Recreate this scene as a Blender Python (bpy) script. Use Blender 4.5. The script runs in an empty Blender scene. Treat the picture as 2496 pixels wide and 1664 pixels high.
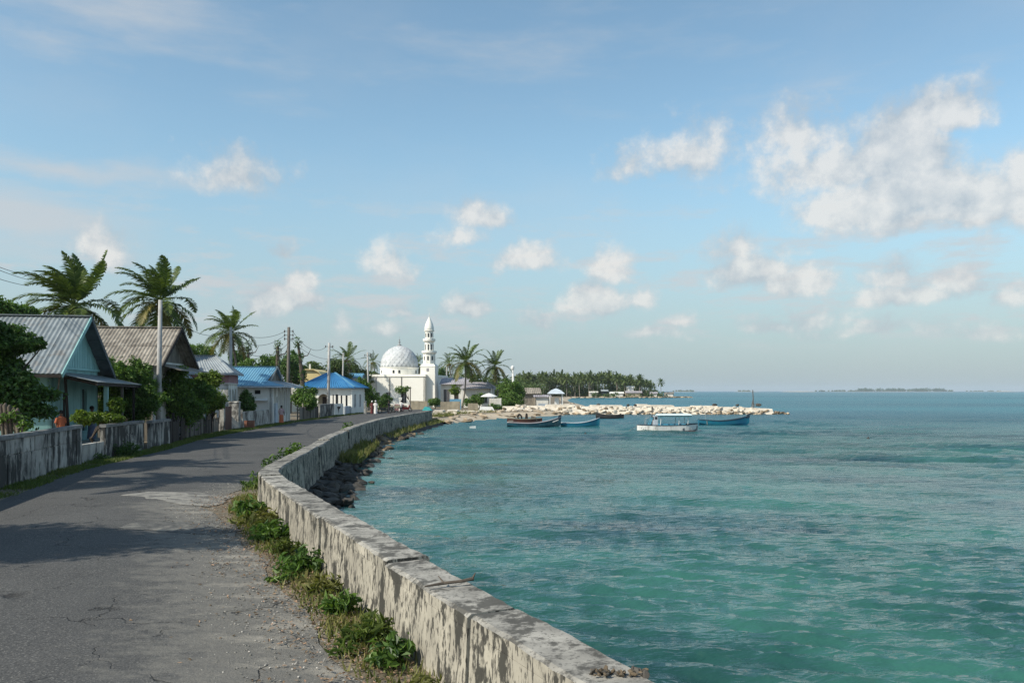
import bpy, bmesh, math, random
import numpy as np
from mathutils import Vector, Matrix, noise as mnoise
from mathutils.geometry import tessellate_polygon
R = math.radians
SC = bpy.context.scene
COL = SC.collection
FPX, CU, HV, CH = 2080.0, 1248.0, 953.0, 2.8      # focal length in photo pixels, centre column, horizon row, eye height

# ------------------------------------------------------------------ camera
cam_d = bpy.data.cameras.new('camera'); cam = bpy.data.objects.new('camera', cam_d); COL.objects.link(cam)
cam_d.sensor_width = 36.0; cam_d.lens = 36.0 * FPX / 2496.0
cam_d.shift_y = (HV - 832.0) / 2496.0
cam_d.clip_start = 0.1; cam_d.clip_end = 60000
cam.location = (0, 0, CH); cam.rotation_euler = (R(90), 0, 0)
SC.camera = cam

# ------------------------------------------------------------------ light
SUN_EL = R(41)
SUN_AZ = math.atan2(-0.85, -0.53)                 # heading of the sun, clockwise from +Y
to_sun = Vector((math.sin(SUN_AZ) * math.cos(SUN_EL), math.cos(SUN_AZ) * math.cos(SUN_EL), math.sin(SUN_EL)))
sl = bpy.data.lights.new('sun', 'SUN'); sl.energy = 5.0; sl.angle = R(0.53); sl.color = (1.0, 0.93, 0.80)
so = bpy.data.objects.new('sun', sl); COL.objects.link(so)
so.rotation_euler = to_sun.to_track_quat('Z', 'Y').to_euler(); so.location = (-60, -40, 60)

def az_el(dx, dy):                                 # photo position (2352 wide) -> heading and elevation
    x = (dx * 2496 / 2352 - CU) / FPX; y = (HV - dy * 2496 / 2352) / FPX
    return math.atan(x), math.atan2(y, math.sqrt(1 + x * x))

CLOUDS = [  # heading/elevation centres, half sizes, weight
 (2185,245,85,55,1.0),(2090,275,75,55,.95),(2070,345,110,70,1.0),(2110,430,170,75,1.05),(2270,440,150,70,1.0),(2345,395,70,70,.9),
 (1985,465,140,60,.95),(2170,480,260,50,.85),(2420,430,120,110,.9),(1840,300,120,75,.66),(1905,385,180,75,.72),
 (1600,340,115,75,.62),(1455,375,65,50,.5),
 (1690,560,60,55,.66),(1740,615,85,50,.95),(1840,640,90,38,.92),(1800,570,65,22,.5),
 (2040,620,60,50,.72),(2080,675,120,36,.8),(2200,650,90,42,.66),(2330,670,65,45,.62),
 (1370,690,75,45,.95),(1402,610,42,55,.78),(1470,685,48,38,.78),(1560,735,34,26,.62),(1490,768,85,20,.52),
 (1770,745,85,26,.55),(1880,725,65,32,.62),(2010,752,170,26,.56),(2240,752,90,26,.55),
 (545,395,105,55,.60),(1110,485,78,48,.72),(1060,535,65,32,.55),(1200,590,90,40,.84),(890,600,62,50,.6),
 (645,570,38,26,.6),(655,685,75,40,.9),(695,640,32,45,.75),(240,565,50,60,.85),
 (790,740,38,38,.66),(890,750,60,26,.56),(1080,700,62,36,.7),(920,706,34,20,.5),(1240,735,75,30,.45),
]
VEILS = [(120,385,360,26,.55),(90,85,170,34,.45),(260,20,420,70,.42),(80,510,190,70,.75),(1350,90,420,90,.22),(700,150,300,60,.15),(1900,190,300,70,.2)]

def make_world():
    w = bpy.data.worlds.new('World'); SC.world = w; w.use_nodes = True
    nt = w.node_tree; nt.nodes.clear(); L = nt.links.new
    def N(t, **k):
        n = nt.nodes.new(t)
        for a, b in k.items(): setattr(n, a, b)
        return n
    def math_(op, a, b=None, c=None, clamp=False):
        n = N('ShaderNodeMath', operation=op, use_clamp=clamp)
        for i, v in enumerate((a, b, c)):
            if v is None: continue
            if isinstance(v, (int, float)): n.inputs[i].default_value = v
            else: L(v, n.inputs[i])
        return n.outputs[0]
    def vmath(op, a, b=None, out=0):
        n = N('ShaderNodeVectorMath', operation=op)
        for i, v in enumerate((a, b)):
            if v is None: continue
            if isinstance(v, tuple): n.inputs[i].default_value = v
            else: L(v, n.inputs[i])
        return n.outputs[out]
    def ramp(v, lo, hi, a=0.0, b=1.0):
        n = N('ShaderNodeMapRange', interpolation_type='SMOOTHSTEP'); L(v, n.inputs[0])
        n.inputs[1].default_value = lo; n.inputs[2].default_value = hi; n.inputs[3].default_value = a; n.inputs[4].default_value = b
        return n.outputs[0]
    def mix(f, a, b):
        n = N('ShaderNodeMix', data_type='RGBA')
        for s, v in ((0, f), (6, a), (7, b)):
            if isinstance(v, (tuple, float)): n.inputs[s].default_value = v
            else: L(v, n.inputs[s])
        return n.outputs[2]
    sky = N('ShaderNodeTexSky', sky_type='NISHITA'); sky.sun_disc = False
    sky.sun_elevation = SUN_EL; sky.sun_rotation = SUN_AZ; sky.altitude = 0
    sky.air_density = 1.0; sky.dust_density = 0.7; sky.ozone_density = 2.0
    tc = N('ShaderNodeTexCoord'); d = tc.outputs['Generated']
    sp = N('ShaderNodeSeparateXYZ'); L(d, sp.inputs[0])
    el = math_('ARCSINE', sp.outputs[2])
    az = math_('ARCTAN2', sp.outputs[0], sp.outputs[1])
    per = 2 * math.pi / 5                         # the cloud field goes on all round the sky
    azw = math_('WRAP', az, per / 2, -per / 2)
    cmb = N('ShaderNodeCombineXYZ'); L(azw, cmb.inputs[0]); L(el, cmb.inputs[1])
    p0 = cmb.outputs[0]
    wn = N('ShaderNodeTexNoise', noise_dimensions='3D'); L(d, wn.inputs['Vector'])
    wn.inputs['Scale'].default_value = 16; wn.inputs['Detail'].default_value = 4; wn.inputs['Roughness'].default_value = .55
    warp = vmath('MULTIPLY', vmath('SUBTRACT', wn.outputs['Color'], (.5, .5, .5)), (.05, .035, 0))
    p = vmath('ADD', p0, warp)
    def chain(lst):
        acc = None
        for (x, y, rx, ry, amp) in lst:
            a, e = az_el(x, y + (.3 * ry if lst is CLOUDS else 0)); k = 2496 / 2352 / FPX
            sx, sy = 1 / (rx * k * 1.52), 1 / (ry * k * 1.52)
            q = N('ShaderNodeVectorMath', operation='MULTIPLY_ADD'); L(p, q.inputs[0])
            q.inputs[1].default_value = (sx, sy, 0); q.inputs[2].default_value = (-a * sx, -e * sy, 0)
            qv = q.outputs[0]
            if lst is CLOUDS: qv = vmath('MAXIMUM', qv, vmath('MULTIPLY', qv, (-1, -1.75, 0)))     # flat base
            s = math_('MULTIPLY_ADD', vmath('LENGTH', qv, out=1), -amp, amp)
            acc = s if acc is None else math_('MAXIMUM', acc, s)
        return acc
    body = chain(CLOUDS)
    def fbm(vec, scale, det, rough):
        n = N('ShaderNodeTexNoise', noise_dimensions='3D'); L(vec, n.inputs['Vector'])
        n.inputs['Scale'].default_value = scale; n.inputs['Detail'].default_value = det; n.inputs['Roughness'].default_value = rough
        return n.outputs['Fac']
    n1 = fbm(d, 30, 9, .62)
    off = vmath('ADD', d, (-.016, 0, .014))
    n2 = fbm(off, 30, 5, .55)
    dens = math_('ADD', body, math_('MULTIPLY', math_('SUBTRACT', n1, .5), 1.05))
    alpha = ramp(dens, .05, .56, 0, .88)
    relief = math_('MULTIPLY', math_('SUBTRACT', n1, n2), 2.0)
    lit = math_('ADD', ramp(dens, .12, .85, .10, .70), relief)
    lit = math_('ADD', lit, ramp(fbm(d, 9, 3, .5), .38, .62, -.12, .42), clamp=True)
    ccol = mix(lit, (.50, .55, .595, 1), (.82, .81, .785, 1))
    # thin high cloud
    st = vmath('MULTIPLY', d, (7, 7, 34))
    vz = math_('MULTIPLY', ramp(math_('ADD', chain(VEILS), math_('MULTIPLY', math_('SUBTRACT', fbm(st, 1.0, 6, .6), .5), .9)), .0, .75), .75)
    broad = math_('MULTIPLY', ramp(fbm(vmath('MULTIPLY', d, (3, 3, 7)), 1.0, 5, .55), .45, .8), .22)
    veil = math_('MAXIMUM', vz, broad)
    skyc = N('ShaderNodeMix', data_type='RGBA', blend_type='MULTIPLY'); skyc.inputs[0].default_value = 1
    L(sky.outputs[0], skyc.inputs[6]); skyc.inputs[7].default_value = (.174, .188, .166, 1)
    hz = ramp(el, -.02, .30, .88, .0)              # moist tropical air low in the sky
    base = mix(hz, skyc.outputs[2], (.338, .425, .505, 1))
    bank = math_('MULTIPLY', ramp(fbm(vmath('MULTIPLY', d, (11, 11, 46)), 1.0, 7, .62), .47, .70), ramp(el, .03, .09, 0, 1))
    bank = math_('MULTIPLY', bank, ramp(el, .12, .27, .8, 0))
    veil = math_('MAXIMUM', veil, bank)
    c1 = mix(veil, base, (.60, .625, .65, 1))
    low = ramp(el, .015, .13, .55, .95)           # far clouds dissolve in the air near the horizon
    c2 = mix(math_('MULTIPLY', alpha, low), c1, ccol)
    bg = N('ShaderNodeBackground'); bg.inputs[1].default_value = 1.0
    # the sky texture's physical brightness is scaled by the tint above (about 0.1)
    out = N('ShaderNodeOutputWorld'); L(c2, bg.inputs[0]); L(bg.outputs[0], out.inputs[0])
    w.cycles.sampling_method = 'MANUAL'; w.cycles.sample_map_resolution = 512
make_world()
vs = SC.view_settings; vs.view_transform = 'Standard'; vs.look = 'None'; vs.exposure = 0.0; vs.gamma = 1.0; vs.use_curve_mapping = False
SC.render.engine = 'CYCLES'
SC.cycles.use_denoising = True; SC.cycles.denoising_prefilter = 'NONE'
SC.cycles.max_bounces = 6; SC.cycles.diffuse_bounces = 3; SC.cycles.glossy_bounces = 3; SC.cycles.transmission_bounces = 3
SC.cycles.transparent_max_bounces = 6; SC.cycles.volume_bounces = 1
SC.cycles.sample_clamp_indirect = 6

# ------------------------------------------------------------------ helpers
def X(u, d): return (u - CU) / FPX * d
def Z(v, d): return CH - (v - HV) / FPX * d
def PT(u, v, d): return Vector((X(u, d), d, Z(v, d)))
def DG(v, z=0.0): return (CH - z) * FPX / (v - HV)   # distance of a point at height z seen at row v

MATS = {}
def mat(name, col, col2=None, scale=3.0, rough=.8, bump=0.0, bscale=None, stain=None, stain_amt=.5, stain_scale=2.5, var=.12, island=0.0,
        stretch=(1, 1, 1), spec=.3, transl=0.0, detail=6, metal=0.0, streak_z=.12, stain_lo=.5, stain_w=.18, stain_big=.6, fleck=None):
    if name in MATS: return MATS[name]
    m = bpy.data.materials.new(name); MATS[name] = m; m.use_nodes = True
    nt = m.node_tree; L = nt.links.new
    b = nt.nodes['Principled BSDF']; out = nt.nodes['Material Output']
    b.inputs['Roughness'].default_value = rough; b.inputs['Specular IOR Level'].default_value = spec; b.inputs['Metallic'].default_value = metal
    g = nt.nodes.new('ShaderNodeNewGeometry')
    def noise(sc, st=(1, 1, 1), det=6, rg=.6):
        mp = nt.nodes.new('ShaderNodeMapping'); L(g.outputs['Position'], mp.inputs[0]); mp.inputs['Scale'].default_value = st
        n = nt.nodes.new('ShaderNodeTexNoise'); n.inputs['Scale'].default_value = sc; n.inputs['Detail'].default_value = det; n.inputs['Roughness'].default_value = rg
        L(mp.outputs[0], n.inputs['Vector']); return n.outputs['Fac']
    def rmp(f, lo, hi, a=0, bb=1):
        r = nt.nodes.new('ShaderNodeMapRange'); L(f, r.inputs[0])
        for i, v in enumerate((lo, hi, a, bb)): r.inputs[i + 1].default_value = v
        return r.outputs[0]
    def mix(f, a, c, mode='MIX'):
        n = nt.nodes.new('ShaderNodeMix'); n.data_type = 'RGBA'; n.blend_type = mode
        for s, v in ((0, f), (6, a), (7, c)):
            if isinstance(v, tuple): n.inputs[s].default_value = v if len(v) == 4 else (*v, 1)
            elif isinstance(v, (int, float)): n.inputs[s].default_value = v
            else: L(v, n.inputs[s])
        return n.outputs[2]
    c2 = col2 or tuple(x * .7 for x in col)
    cur = mix(rmp(noise(scale, stretch, detail), .35, .65), col, c2)
    if stain:
        sm = noise(stain_scale, (1, 1, streak_z), 8, .7); bm = noise(stain_scale * .22, (1, 1, .5), 3)
        su = nt.nodes.new('ShaderNodeMath'); su.operation = 'MULTIPLY_ADD'; L(bm, su.inputs[0]); su.inputs[1].default_value = stain_big; L(sm, su.inputs[2])
        cur = mix(rmp(su.outputs[0], stain_lo + .3, stain_lo + .3 + stain_w, 0, stain_amt), cur, stain)
    if fleck:                                      # (colour, scale, vertical stretch, threshold, amount)
        cur = mix(rmp(noise(fleck[1], (1, 1, fleck[2]), 4, .6), fleck[3], fleck[3] + .06, 0, fleck[4]), cur, fleck[0])
    rnd = nt.nodes.new('ShaderNodeObjectInfo').outputs['Random'] if not island else g.outputs['Random Per Island']
    v = island or var
    hs = nt.nodes.new('ShaderNodeHueSaturation'); L(rmp(rnd, 0, 1, 1 - v, 1 + v), hs.inputs['Value']); L(cur, hs.inputs['Color'])
    if island: L(rmp(rnd, 0, 1, .515, .485), hs.inputs['Hue'])
    cur = hs.outputs[0]
    L(cur, b.inputs['Base Color'])
    if bump:
        bn = nt.nodes.new('ShaderNodeBump'); bn.inputs['Strength'].default_value = min(1, bump * 4); bn.inputs['Distance'].default_value = bump
        L(noise(bscale or scale * 4, (1, 1, 1), 8, .65), bn.inputs['Height']); L(bn.outputs[0], b.inputs['Normal'])
    if transl:
        t = nt.nodes.new('ShaderNodeBsdfTranslucent'); ms = nt.nodes.new('ShaderNodeMixShader'); ms.inputs[0].default_value = transl
        tc = mix(1.0, cur, (1.25, 1.35, .55, 1), 'MULTIPLY')
        L(tc, t.inputs[0]); L(b.outputs[0], ms.inputs[1]); L(t.outputs[0], ms.inputs[2]); L(ms.outputs[0], out.inputs[0])
    return m

ORIGIN = {}
def link(o, parent=None):
    COL.objects.link(o)
    if parent is not None: o.parent = parent
    return o
def tag(o, label=None, cat=None, group=None, kind=None):
    if label: o['label'] = label
    if cat: o['category'] = cat
    if group: o['group'] = group
    if kind: o['kind'] = kind
    return o
def thing(name, loc, label, cat, group=None):
    o = bpy.data.objects.new(name, None); o.empty_display_size = .2; COL.objects.link(o)
    o.location = loc; ORIGIN[o.name] = Vector(loc); return tag(o, label, cat, group)
def origin_of(p):
    while p is not None and p.name not in ORIGIN: p = p.parent
    return ORIGIN[p.name] if p is not None else Vector((0, 0, 0))

class Frame:
    def __init__(s, x, y, rz=0, z=0): s.m = Matrix.Translation((x, y, z)) @ Matrix.Rotation(rz, 4, 'Z')
    def __call__(s, x, y, z): return s.m @ Vector((x, y, z))
ID = Frame(0, 0, 0)

class MB:
    """collects faces; build() links them as one mesh object"""
    def __init__(s, frame=ID): s.v = []; s.f = []; s.fr = frame; s.sm = False
    def add(s, vs, fs):
        n = len(s.v); s.v += [s.fr(*p) for p in vs]; s.f += [tuple(i + n for i in f) for f in fs]; return s
    def box(s, x0, x1, y0, y1, z0, z1):
        return s.add([(x0,y0,z0),(x1,y0,z0),(x1,y1,z0),(x0,y1,z0),(x0,y0,z1),(x1,y0,z1),(x1,y1,z1),(x0,y1,z1)],
                     [(0,3,2,1),(4,5,6,7),(0,1,5,4),(1,2,6,5),(2,3,7,6),(3,0,4,7)])
    def hexa(s, bot, top):                         # four bottom and four top corners
        n = len(bot); return s.add(list(bot) + list(top), [tuple(range(n))[::-1], tuple(range(n, 2 * n))] + [(i, (i + 1) % n, n + (i + 1) % n, n + i) for i in range(n)])
    def bar(s, a, b, w, h, up=(0, 0, 1)):
        a, b = Vector(a), Vector(b); t = (b - a).normalized(); up = Vector(up)
        if abs(t.dot(up)) > .98: up = Vector((1, 0, 0))
        sd = t.cross(up).normalized() * w / 2; u2 = sd.cross(t).normalized() * h / 2
        return s.hexa([a - sd - u2, a + sd - u2, a + sd + u2, a - sd + u2], [b - sd - u2, b + sd - u2, b + sd + u2, b - sd + u2])
    def tube(s, pts, rad, n=8, cap=True):
        pts = [Vector(p) for p in pts]; k = len(pts)
        if not hasattr(rad, '__len__'): rad = [rad] * k
        vs = []; ref = None
        for i, p in enumerate(pts):
            t = (pts[min(i + 1, k - 1)] - pts[max(i - 1, 0)]).normalized()
            if ref is None: ref = Vector((1, 0, 0)) if abs(t.x) < .9 else Vector((0, 1, 0))
            a = (ref - t * ref.dot(t)).normalized(); b = t.cross(a); ref = a
            for j in range(n):
                c = 2 * math.pi * j / n; vs.append(p + (a * math.cos(c) + b * math.sin(c)) * rad[i])
        fs = [(i*n+j, i*n+(j+1)%n, (i+1)*n+(j+1)%n, (i+1)*n+j) for i in range(k-1) for j in range(n)]
        if cap: fs += [tuple(range(n))[::-1], tuple(range((k-1)*n, k*n))]
        return s.add(vs, fs)
    def lathe(s, prof, n, cx=0, cy=0, rot=0):
        vs = [(cx + r * math.cos(rot + 2*math.pi*j/n), cy + r * math.sin(rot + 2*math.pi*j/n), z) for r, z in prof for j in range(n)]
        k = len(prof)
        fs = [(i*n+j, i*n+(j+1)%n, (i+1)*n+(j+1)%n, (i+1)*n+j) for i in range(k-1) for j in range(n)] + [tuple(range(n))[::-1], tuple(range((k-1)*n, k*n))]
        return s.add(vs, fs)
    def build(s, name, m, parent=None, smooth=False, loc=None):
        o0 = origin_of(parent) if parent is not None else Vector(loc or (0, 0, 0))
        me = bpy.data.meshes.new(name); me.from_pydata([tuple(v - o0) for v in s.v], [], s.f)
        if m: me.materials.append(m if not isinstance(m, str) else MATS[m])
        if smooth: me.shade_smooth()
        o = link(bpy.data.objects.new(name, me), parent)
        if parent is None: o.location = o0; ORIGIN[o.name] = o0.copy()
        return o
def np_mesh(name, V, F, m, parent=None, smooth=False, o0=None):
    me = bpy.data.meshes.new(name); V = np.asarray(V, dtype=np.float32); F = np.asarray(F, dtype=np.int32); k = F.shape[1]
    if o0 is None: o0 = origin_of(parent) if parent is not None else Vector((0, 0, 0))
    V = V - np.array(o0, dtype=np.float32)
    me.vertices.add(len(V)); me.vertices.foreach_set('co', V.ravel())
    me.loops.add(F.size); me.loops.foreach_set('vertex_index', F.ravel())
    me.polygons.add(len(F)); me.polygons.foreach_set('loop_start', np.arange(0, F.size, k, dtype=np.int32))
    me.update(calc_edges=True); me.materials.append(m if not isinstance(m, str) else MATS[m])
    me.polygons.foreach_set('use_smooth', np.full(len(F), smooth, dtype=bool))
    o = link(bpy.data.objects.new(name, me), parent)
    if parent is None: o.location = o0; ORIGIN[o.name] = Vector(o0)
    return o
def piece(name, me, parent, loc, rot=(0, 0, 0), scale=(1, 1, 1)):   # an alike piece that shares mesh data
    o = bpy.data.objects.new(name, me); link(o, parent)
    o.location = Vector(loc) - origin_of(parent); o.rotation_euler = rot; o.scale = scale; return o

def interp(pl, y):                                 # polyline [(y, x)...] -> x
    return float(np.interp(y, [p[0] for p in pl], [p[1] for p in pl]))

# ------------------------------------------------------------------ materials
mat('dirt', (.20, .165, .12), (.13, .11, .08), 1.2, .95, .02, 9)
mat('tar_patch', (.050, .050, .050), (.11, .108, .10), 9, .95, .03, 26, stain=(.20, .19, .165), stain_amt=.7, stain_scale=5, streak_z=1, stain_lo=.5, stain_w=.12)
mat('patch_concrete', (.30, .285, .25), (.17, .162, .148), 3.5, .95, .02, 16, stain=(.09, .088, .084), stain_amt=.8, stain_scale=2.4, streak_z=1, stain_lo=.5, stain_w=.1)
mat('concrete_pale', (.42, .39, .34), (.28, .26, .23), 2.2, .9, .008, 30)
mat('seawall_side', (.42, .385, .315), (.27, .248, .205), 2.2, .92, .02, 16, stain=(.030, .030, .026), stain_amt=.92, stain_scale=15, streak_z=.5, stain_lo=.97, stain_w=.10, stain_big=1.5, var=.12, fleck=((.05, .046, .04), 24, .30, .535, .85))
mat('seawall_top', (.37, .35, .31), (.20, .19, .17), 3.4, .95, .03, 14, stain=(.05, .048, .042), stain_amt=.85, stain_scale=10, streak_z=1, stain_lo=.84, stain_w=.14, stain_big=1.3, var=.12, fleck=((.09, .086, .078), 26, 1, .56, .7))
mat('compound', (.46, .44, .395), (.27, .26, .235), 1.6, .93, .015, 16, stain=(.030, .030, .028), stain_amt=.92, stain_scale=3.4, streak_z=.28, stain_lo=.44, stain_w=.10, var=.18)
mat('compound_cap', (.27, .265, .255), (.14, .14, .135), 2.5, .95, .01, 20, var=.15)
mat('teal_paint', (.27, .47, .45), (.20, .375, .365), 1.2, .75, .002, 20, stain=(.10, .16, .155), stain_amt=.6, stain_scale=2.2, streak_z=.25, stain_lo=.52)
mat('teal_board', (.30, .52, .505), (.23, .43, .42), 1.5, .75, .002, 20, var=.09)
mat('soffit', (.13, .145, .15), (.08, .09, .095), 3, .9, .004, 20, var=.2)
mat('dark_wood', (.045, .036, .03), (.022, .019, .017), 5, .85, .004, 40, var=.3, stretch=(1, 1, .2))
mat('grey_wood', (.24, .215, .18), (.11, .10, .085), 5, .9, .006, 40, var=.35, stretch=(3, 3, .3))
mat('black_void', (.012, .013, .014), (.02, .02, .02), 2, .5, var=.05)
mat('window_dark', (.018, .022, .026), (.035, .038, .042), 1.5, .25, spec=.6, var=.2)
mat('galv', (.255, .285, .295), (.165, .19, .20), 1.4, .5, .002, 20, stain=(.19, .15, .115), stain_amt=.6, stain_scale=2.2, streak_z=.8, stain_lo=.53, var=.16, metal=.1)
mat('old_tin', (.33, .295, .245), (.20, .175, .145), 1.8, .8, .003, 20, stain=(.11, .092, .076), stain_amt=.75, stain_scale=2.2, streak_z=.8, var=.14)
mat('grey_tin', (.33, .37, .39), (.25, .28, .30), 1.2, .6, .002, 20, stain=(.18, .19, .2), stain_amt=.5, stain_scale=1.4, streak_z=.8, var=.08)
mat('blue_tin', (.10, .26, .40), (.14, .31, .43), .9, .5, .002, 20, stain=(.16, .30, .42), stain_amt=.4, stain_scale=1.2, streak_z=.8, var=.08)
mat('blue_tin_deep', (.03, .155, .34), (.04, .185, .38), .9, .5, .002, 20, stain=(.06, .2, .38), stain_amt=.3, stain_scale=1.2, streak_z=.8, var=.06)
mat('yellow_tin', (.74, .60, .31), (.64, .51, .25), .8, .7, .002, 20, var=.05)
mat('lavender_tin', (.37, .35, .37), (.27, .25, .27), .8, .7, .002, 20, var=.06)
mat('white_wall', (.76, .745, .69), (.62, .60, .55), .9, .85, .003, 20, stain=(.22, .20, .17), stain_amt=.55, stain_scale=2.0, streak_z=.15, stain_lo=.56, var=.04)
mat('mosque_wall', (.85, .83, .765), (.81, .785, .71), .5, .85, .003, 12, stain=(.45, .42, .35), stain_amt=.35, stain_scale=1.1, streak_z=.12, stain_lo=.58, var=.03)
mat('dome_core', (.44, .455, .465), (.36, .38, .39), 1.5, .7, .003, 20, var=.05)
mat('dome_shingle', (.66, .665, .66), (.52, .535, .545), .9, .7, .003, 20, stain=(.42, .44, .46), stain_amt=.6, stain_scale=1.2, streak_z=.6, var=.13)
mat('white_worn', (.52, .50, .455), (.34, .325, .29), 1.4, .92, .01, 16, stain=(.055, .05, .045), stain_amt=.85, stain_scale=4, streak_z=.35, stain_lo=.50, stain_w=.1, var=.12)
mat('pink_wall', (.36, .20, .21), (.29, .16, .17), 1.2, .85, .003, 20, stain=(.16, .09, .09), stain_amt=.5, stain_scale=2)
mat('tan_wall', (.42, .36, .26), (.30, .26, .19), 1.4, .9, .006, 14, stain=(.13, .11, .085), stain_amt=.5, stain_scale=2)
mat('bluewhite_wall', (.50, .56, .62), (.40, .45, .5), 1.2, .85, .003, 14, stain=(.2, .2, .2), stain_amt=.5, stain_scale=2)
mat('red_brick', (.40, .19, .12), (.28, .12, .08), 3, .9, .006, 20)
mat('pole_concrete', (.42, .41, .39), (.30, .29, .28), 2, .9, .002, 30, var=.15)
mat('pole_wood', (.16, .14, .12), (.09, .08, .07), 3, .9, .004, 30, stretch=(3, 3, .3))
mat('cable', (.02, .02, .022), rough=.6)
mat('insulator', (.05, .045, .045), rough=.4)
mat('palm_trunk', (.26, .23, .19), (.15, .13, .11), 4, .95, .02, 14, stretch=(1, 1, 4))
mat('palm_leaf', (.108, .150, .034), (.066, .104, .027), .8, .5, island=.4, transl=.28, spec=.28)
mat('palm_leaf_old', (.19, .165, .045), (.13, .12, .035), .8, .5, island=.3, transl=.25, spec=.25)
mat('palm_dry', (.15, .115, .07), (.09, .07, .045), 1, .8, island=.3)
mat('palm_far', (.112, .148, .048), (.072, .106, .036), .08, .5, island=.35, transl=.25)
mat('leaf_dark', (.082, .155, .034), (.048, .102, .023), .8, .45, island=.55, transl=.25, spec=.3)
mat('leaf_mid', (.128, .215, .042), (.072, .145, .030), .8, .45, island=.55, transl=.3, spec=.3)
mat('leaf_bright', (.155, .220, .034), (.095, .155, .025), .8, .45, island=.45, transl=.33, spec=.3)
mat('leaf_far', (.095, .140, .042), (.062, .100, .032), .2, .6, island=.4, transl=.2)
mat('weed_leaf', (.105, .180, .034), (.060, .120, .026), 1.5, .45, island=.55, transl=.32, spec=.35)
mat('grass', (.115, .145, .035), (.20, .185, .07), 1.1, .6, island=.4, transl=.3)
mat('grass_green', (.085, .135, .03), (.13, .155, .045), .8, .6, island=.4, transl=.3)
mat('litter', (.30, .205, .125), (.16, .11, .07), 8, .85, island=.55)
mat('bark', (.13, .105, .08), (.075, .06, .05), 5, .95, .01, 20)
mat('rock_dark', (.080, .072, .062), (.038, .036, .032), 3, .9, .02, 14, var=.4)
mat('rock_brown', (.22, .165, .105), (.12, .092, .062), 2.5, .92, .02, 12, var=.35)
mat('rock_pale', (.68, .615, .515), (.50, .435, .35), 1.5, .92, .03, 6, stain=(.24, .18, .12), stain_amt=.55, stain_scale=1.2, streak_z=1, stain_lo=.55, var=.12)
mat('rock_tan', (.47, .375, .265), (.31, .24, .165), 1.5, .92, .03, 6, stain=(.12, .09, .06), stain_amt=.6, stain_scale=1.2, streak_z=1, var=.28)
mat('sand', (.52, .43, .32), (.38, .31, .22), .6, .95, .01, 10)
mat('hull_white', (.74, .735, .70), (.60, .595, .57), 2, .6, stain=(.20, .17, .14), stain_amt=.7, stain_scale=3.5, streak_z=.3, stain_lo=.53, var=.02)
mat('hull_shade_grey', (.25, .26, .27), (.14, .15, .16), 2.5, .7, stain=(.06, .06, .06), stain_amt=.8, stain_scale=4, streak_z=.3, var=.02)
mat('hull_teal', (.014, .080, .112), (.010, .048, .070), 2, .5, stain=(.09, .13, .13), stain_amt=.5, stain_scale=4, streak_z=.4, var=.02)
mat('hull_blue', (.012, .115, .20), (.010, .15, .205), 1.5, .45, stain=(.02, .1, .18), stain_amt=.5, stain_scale=3, streak_z=.4, var=.02)
mat('hull_navy', (.02, .035, .055), (.03, .05, .07), 2, .55, var=.02)
mat('hull_maroon', (.11, .042, .030), (.06, .03, .025), 2, .6, var=.02)
mat('hull_black', (.028, .028, .03), (.05, .048, .046), 3, .7, var=.05)
mat('boat_inside', (.10, .26, .33), (.07, .18, .24), 3, .7)
mat('cyan_paint', (.10, .40, .55), (.08, .32, .46), 2, .5)
mat('canopy_top', (.62, .74, .75), (.50, .63, .65), 2, .6)
mat('canopy_teal', (.03, .15, .18), (.025, .11, .14), 2, .6)
mat('white_paint', (.78, .77, .74), (.68, .67, .64), 2, .6)
mat('red_line', (.16, .045, .035), rough=.7)
mat('skin', (.16, .09, .06), rough=.6); mat('hair', (.015, .012, .011), rough=.7)
mat('cloth_white', (.72, .70, .67), (.6, .58, .56), 8, .9); mat('cloth_pink', (.60, .42, .42), (.5, .36, .37), 8, .9)
mat('cloth_orange', (.55, .17, .075), (.45, .12, .06), 8, .9); mat('cloth_maroon', (.16, .04, .04), (.11, .03, .03), 8, .9)
mat('cloth_blue', (.17, .19, .28), (.12, .14, .2), 8, .9); mat('cloth_dark', (.035, .035, .045), (.02, .02, .03), 8, .9)
mat('rubber', (.02, .02, .02), rough=.8); mat('bike_red', (.35, .03, .025), rough=.35); mat('bike_dark', (.03, .04, .04), rough=.4); mat('chrome', (.5, .5, .5), rough=.3, metal=.9)
mat('teal_tarp', (.04, .34, .34), (.03, .26, .27), 3, .7)
mat('cactus', (.12, .105, .08), (.11, .08, .065), 3, .8, .01, 20, stain=(.07, .08, .05), stain_amt=.7, stain_scale=3, streak_z=.3, var=.2)
mat('lamp_metal', (.35, .36, .36), rough=.5)

# ------------------------------------------------------------------ plan lines
WALL_C = [(4.6,-3.0),(3.35,-.2),(1.95,3.2),(.74,5.86),(-.55,8.57),(-1.82,11.3),(-3.28,14.6),(-4.42,17.2),(-5.75,20.3),(-6.28,22.3),(-6.72,26),(-7.38,31.6),(-8.2,39),(-9.25,51),(-9.6,64),(-9.2,76),(-8.5,88)]
SHORE = [(-8.0,90),(-6.9,97),(-5.0,105),(-2.0,112),(1.5,117),(5.0,122),(6.5,135),(8.5,150),(13,175),(15,205),(15,250),(19,330),(27,420),(29,432),(45,437),(62,438),(80,441),(93,448),(86,462),(70,540),(30,700)]
ROAD_L = [(-8,-5.4),(0,-7.6),(10,-10.2),(21.8,-13.1),(30,-15.2),(40,-16.4),(49,-18.0),(63,-18.9),(80,-19.2),(106,-18.6),(118,-17.8),(132,-16.5)]
WL = [(y, x) for x, y in WALL_C]
def wall_in(y): return interp(WL, y) - .26
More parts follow.
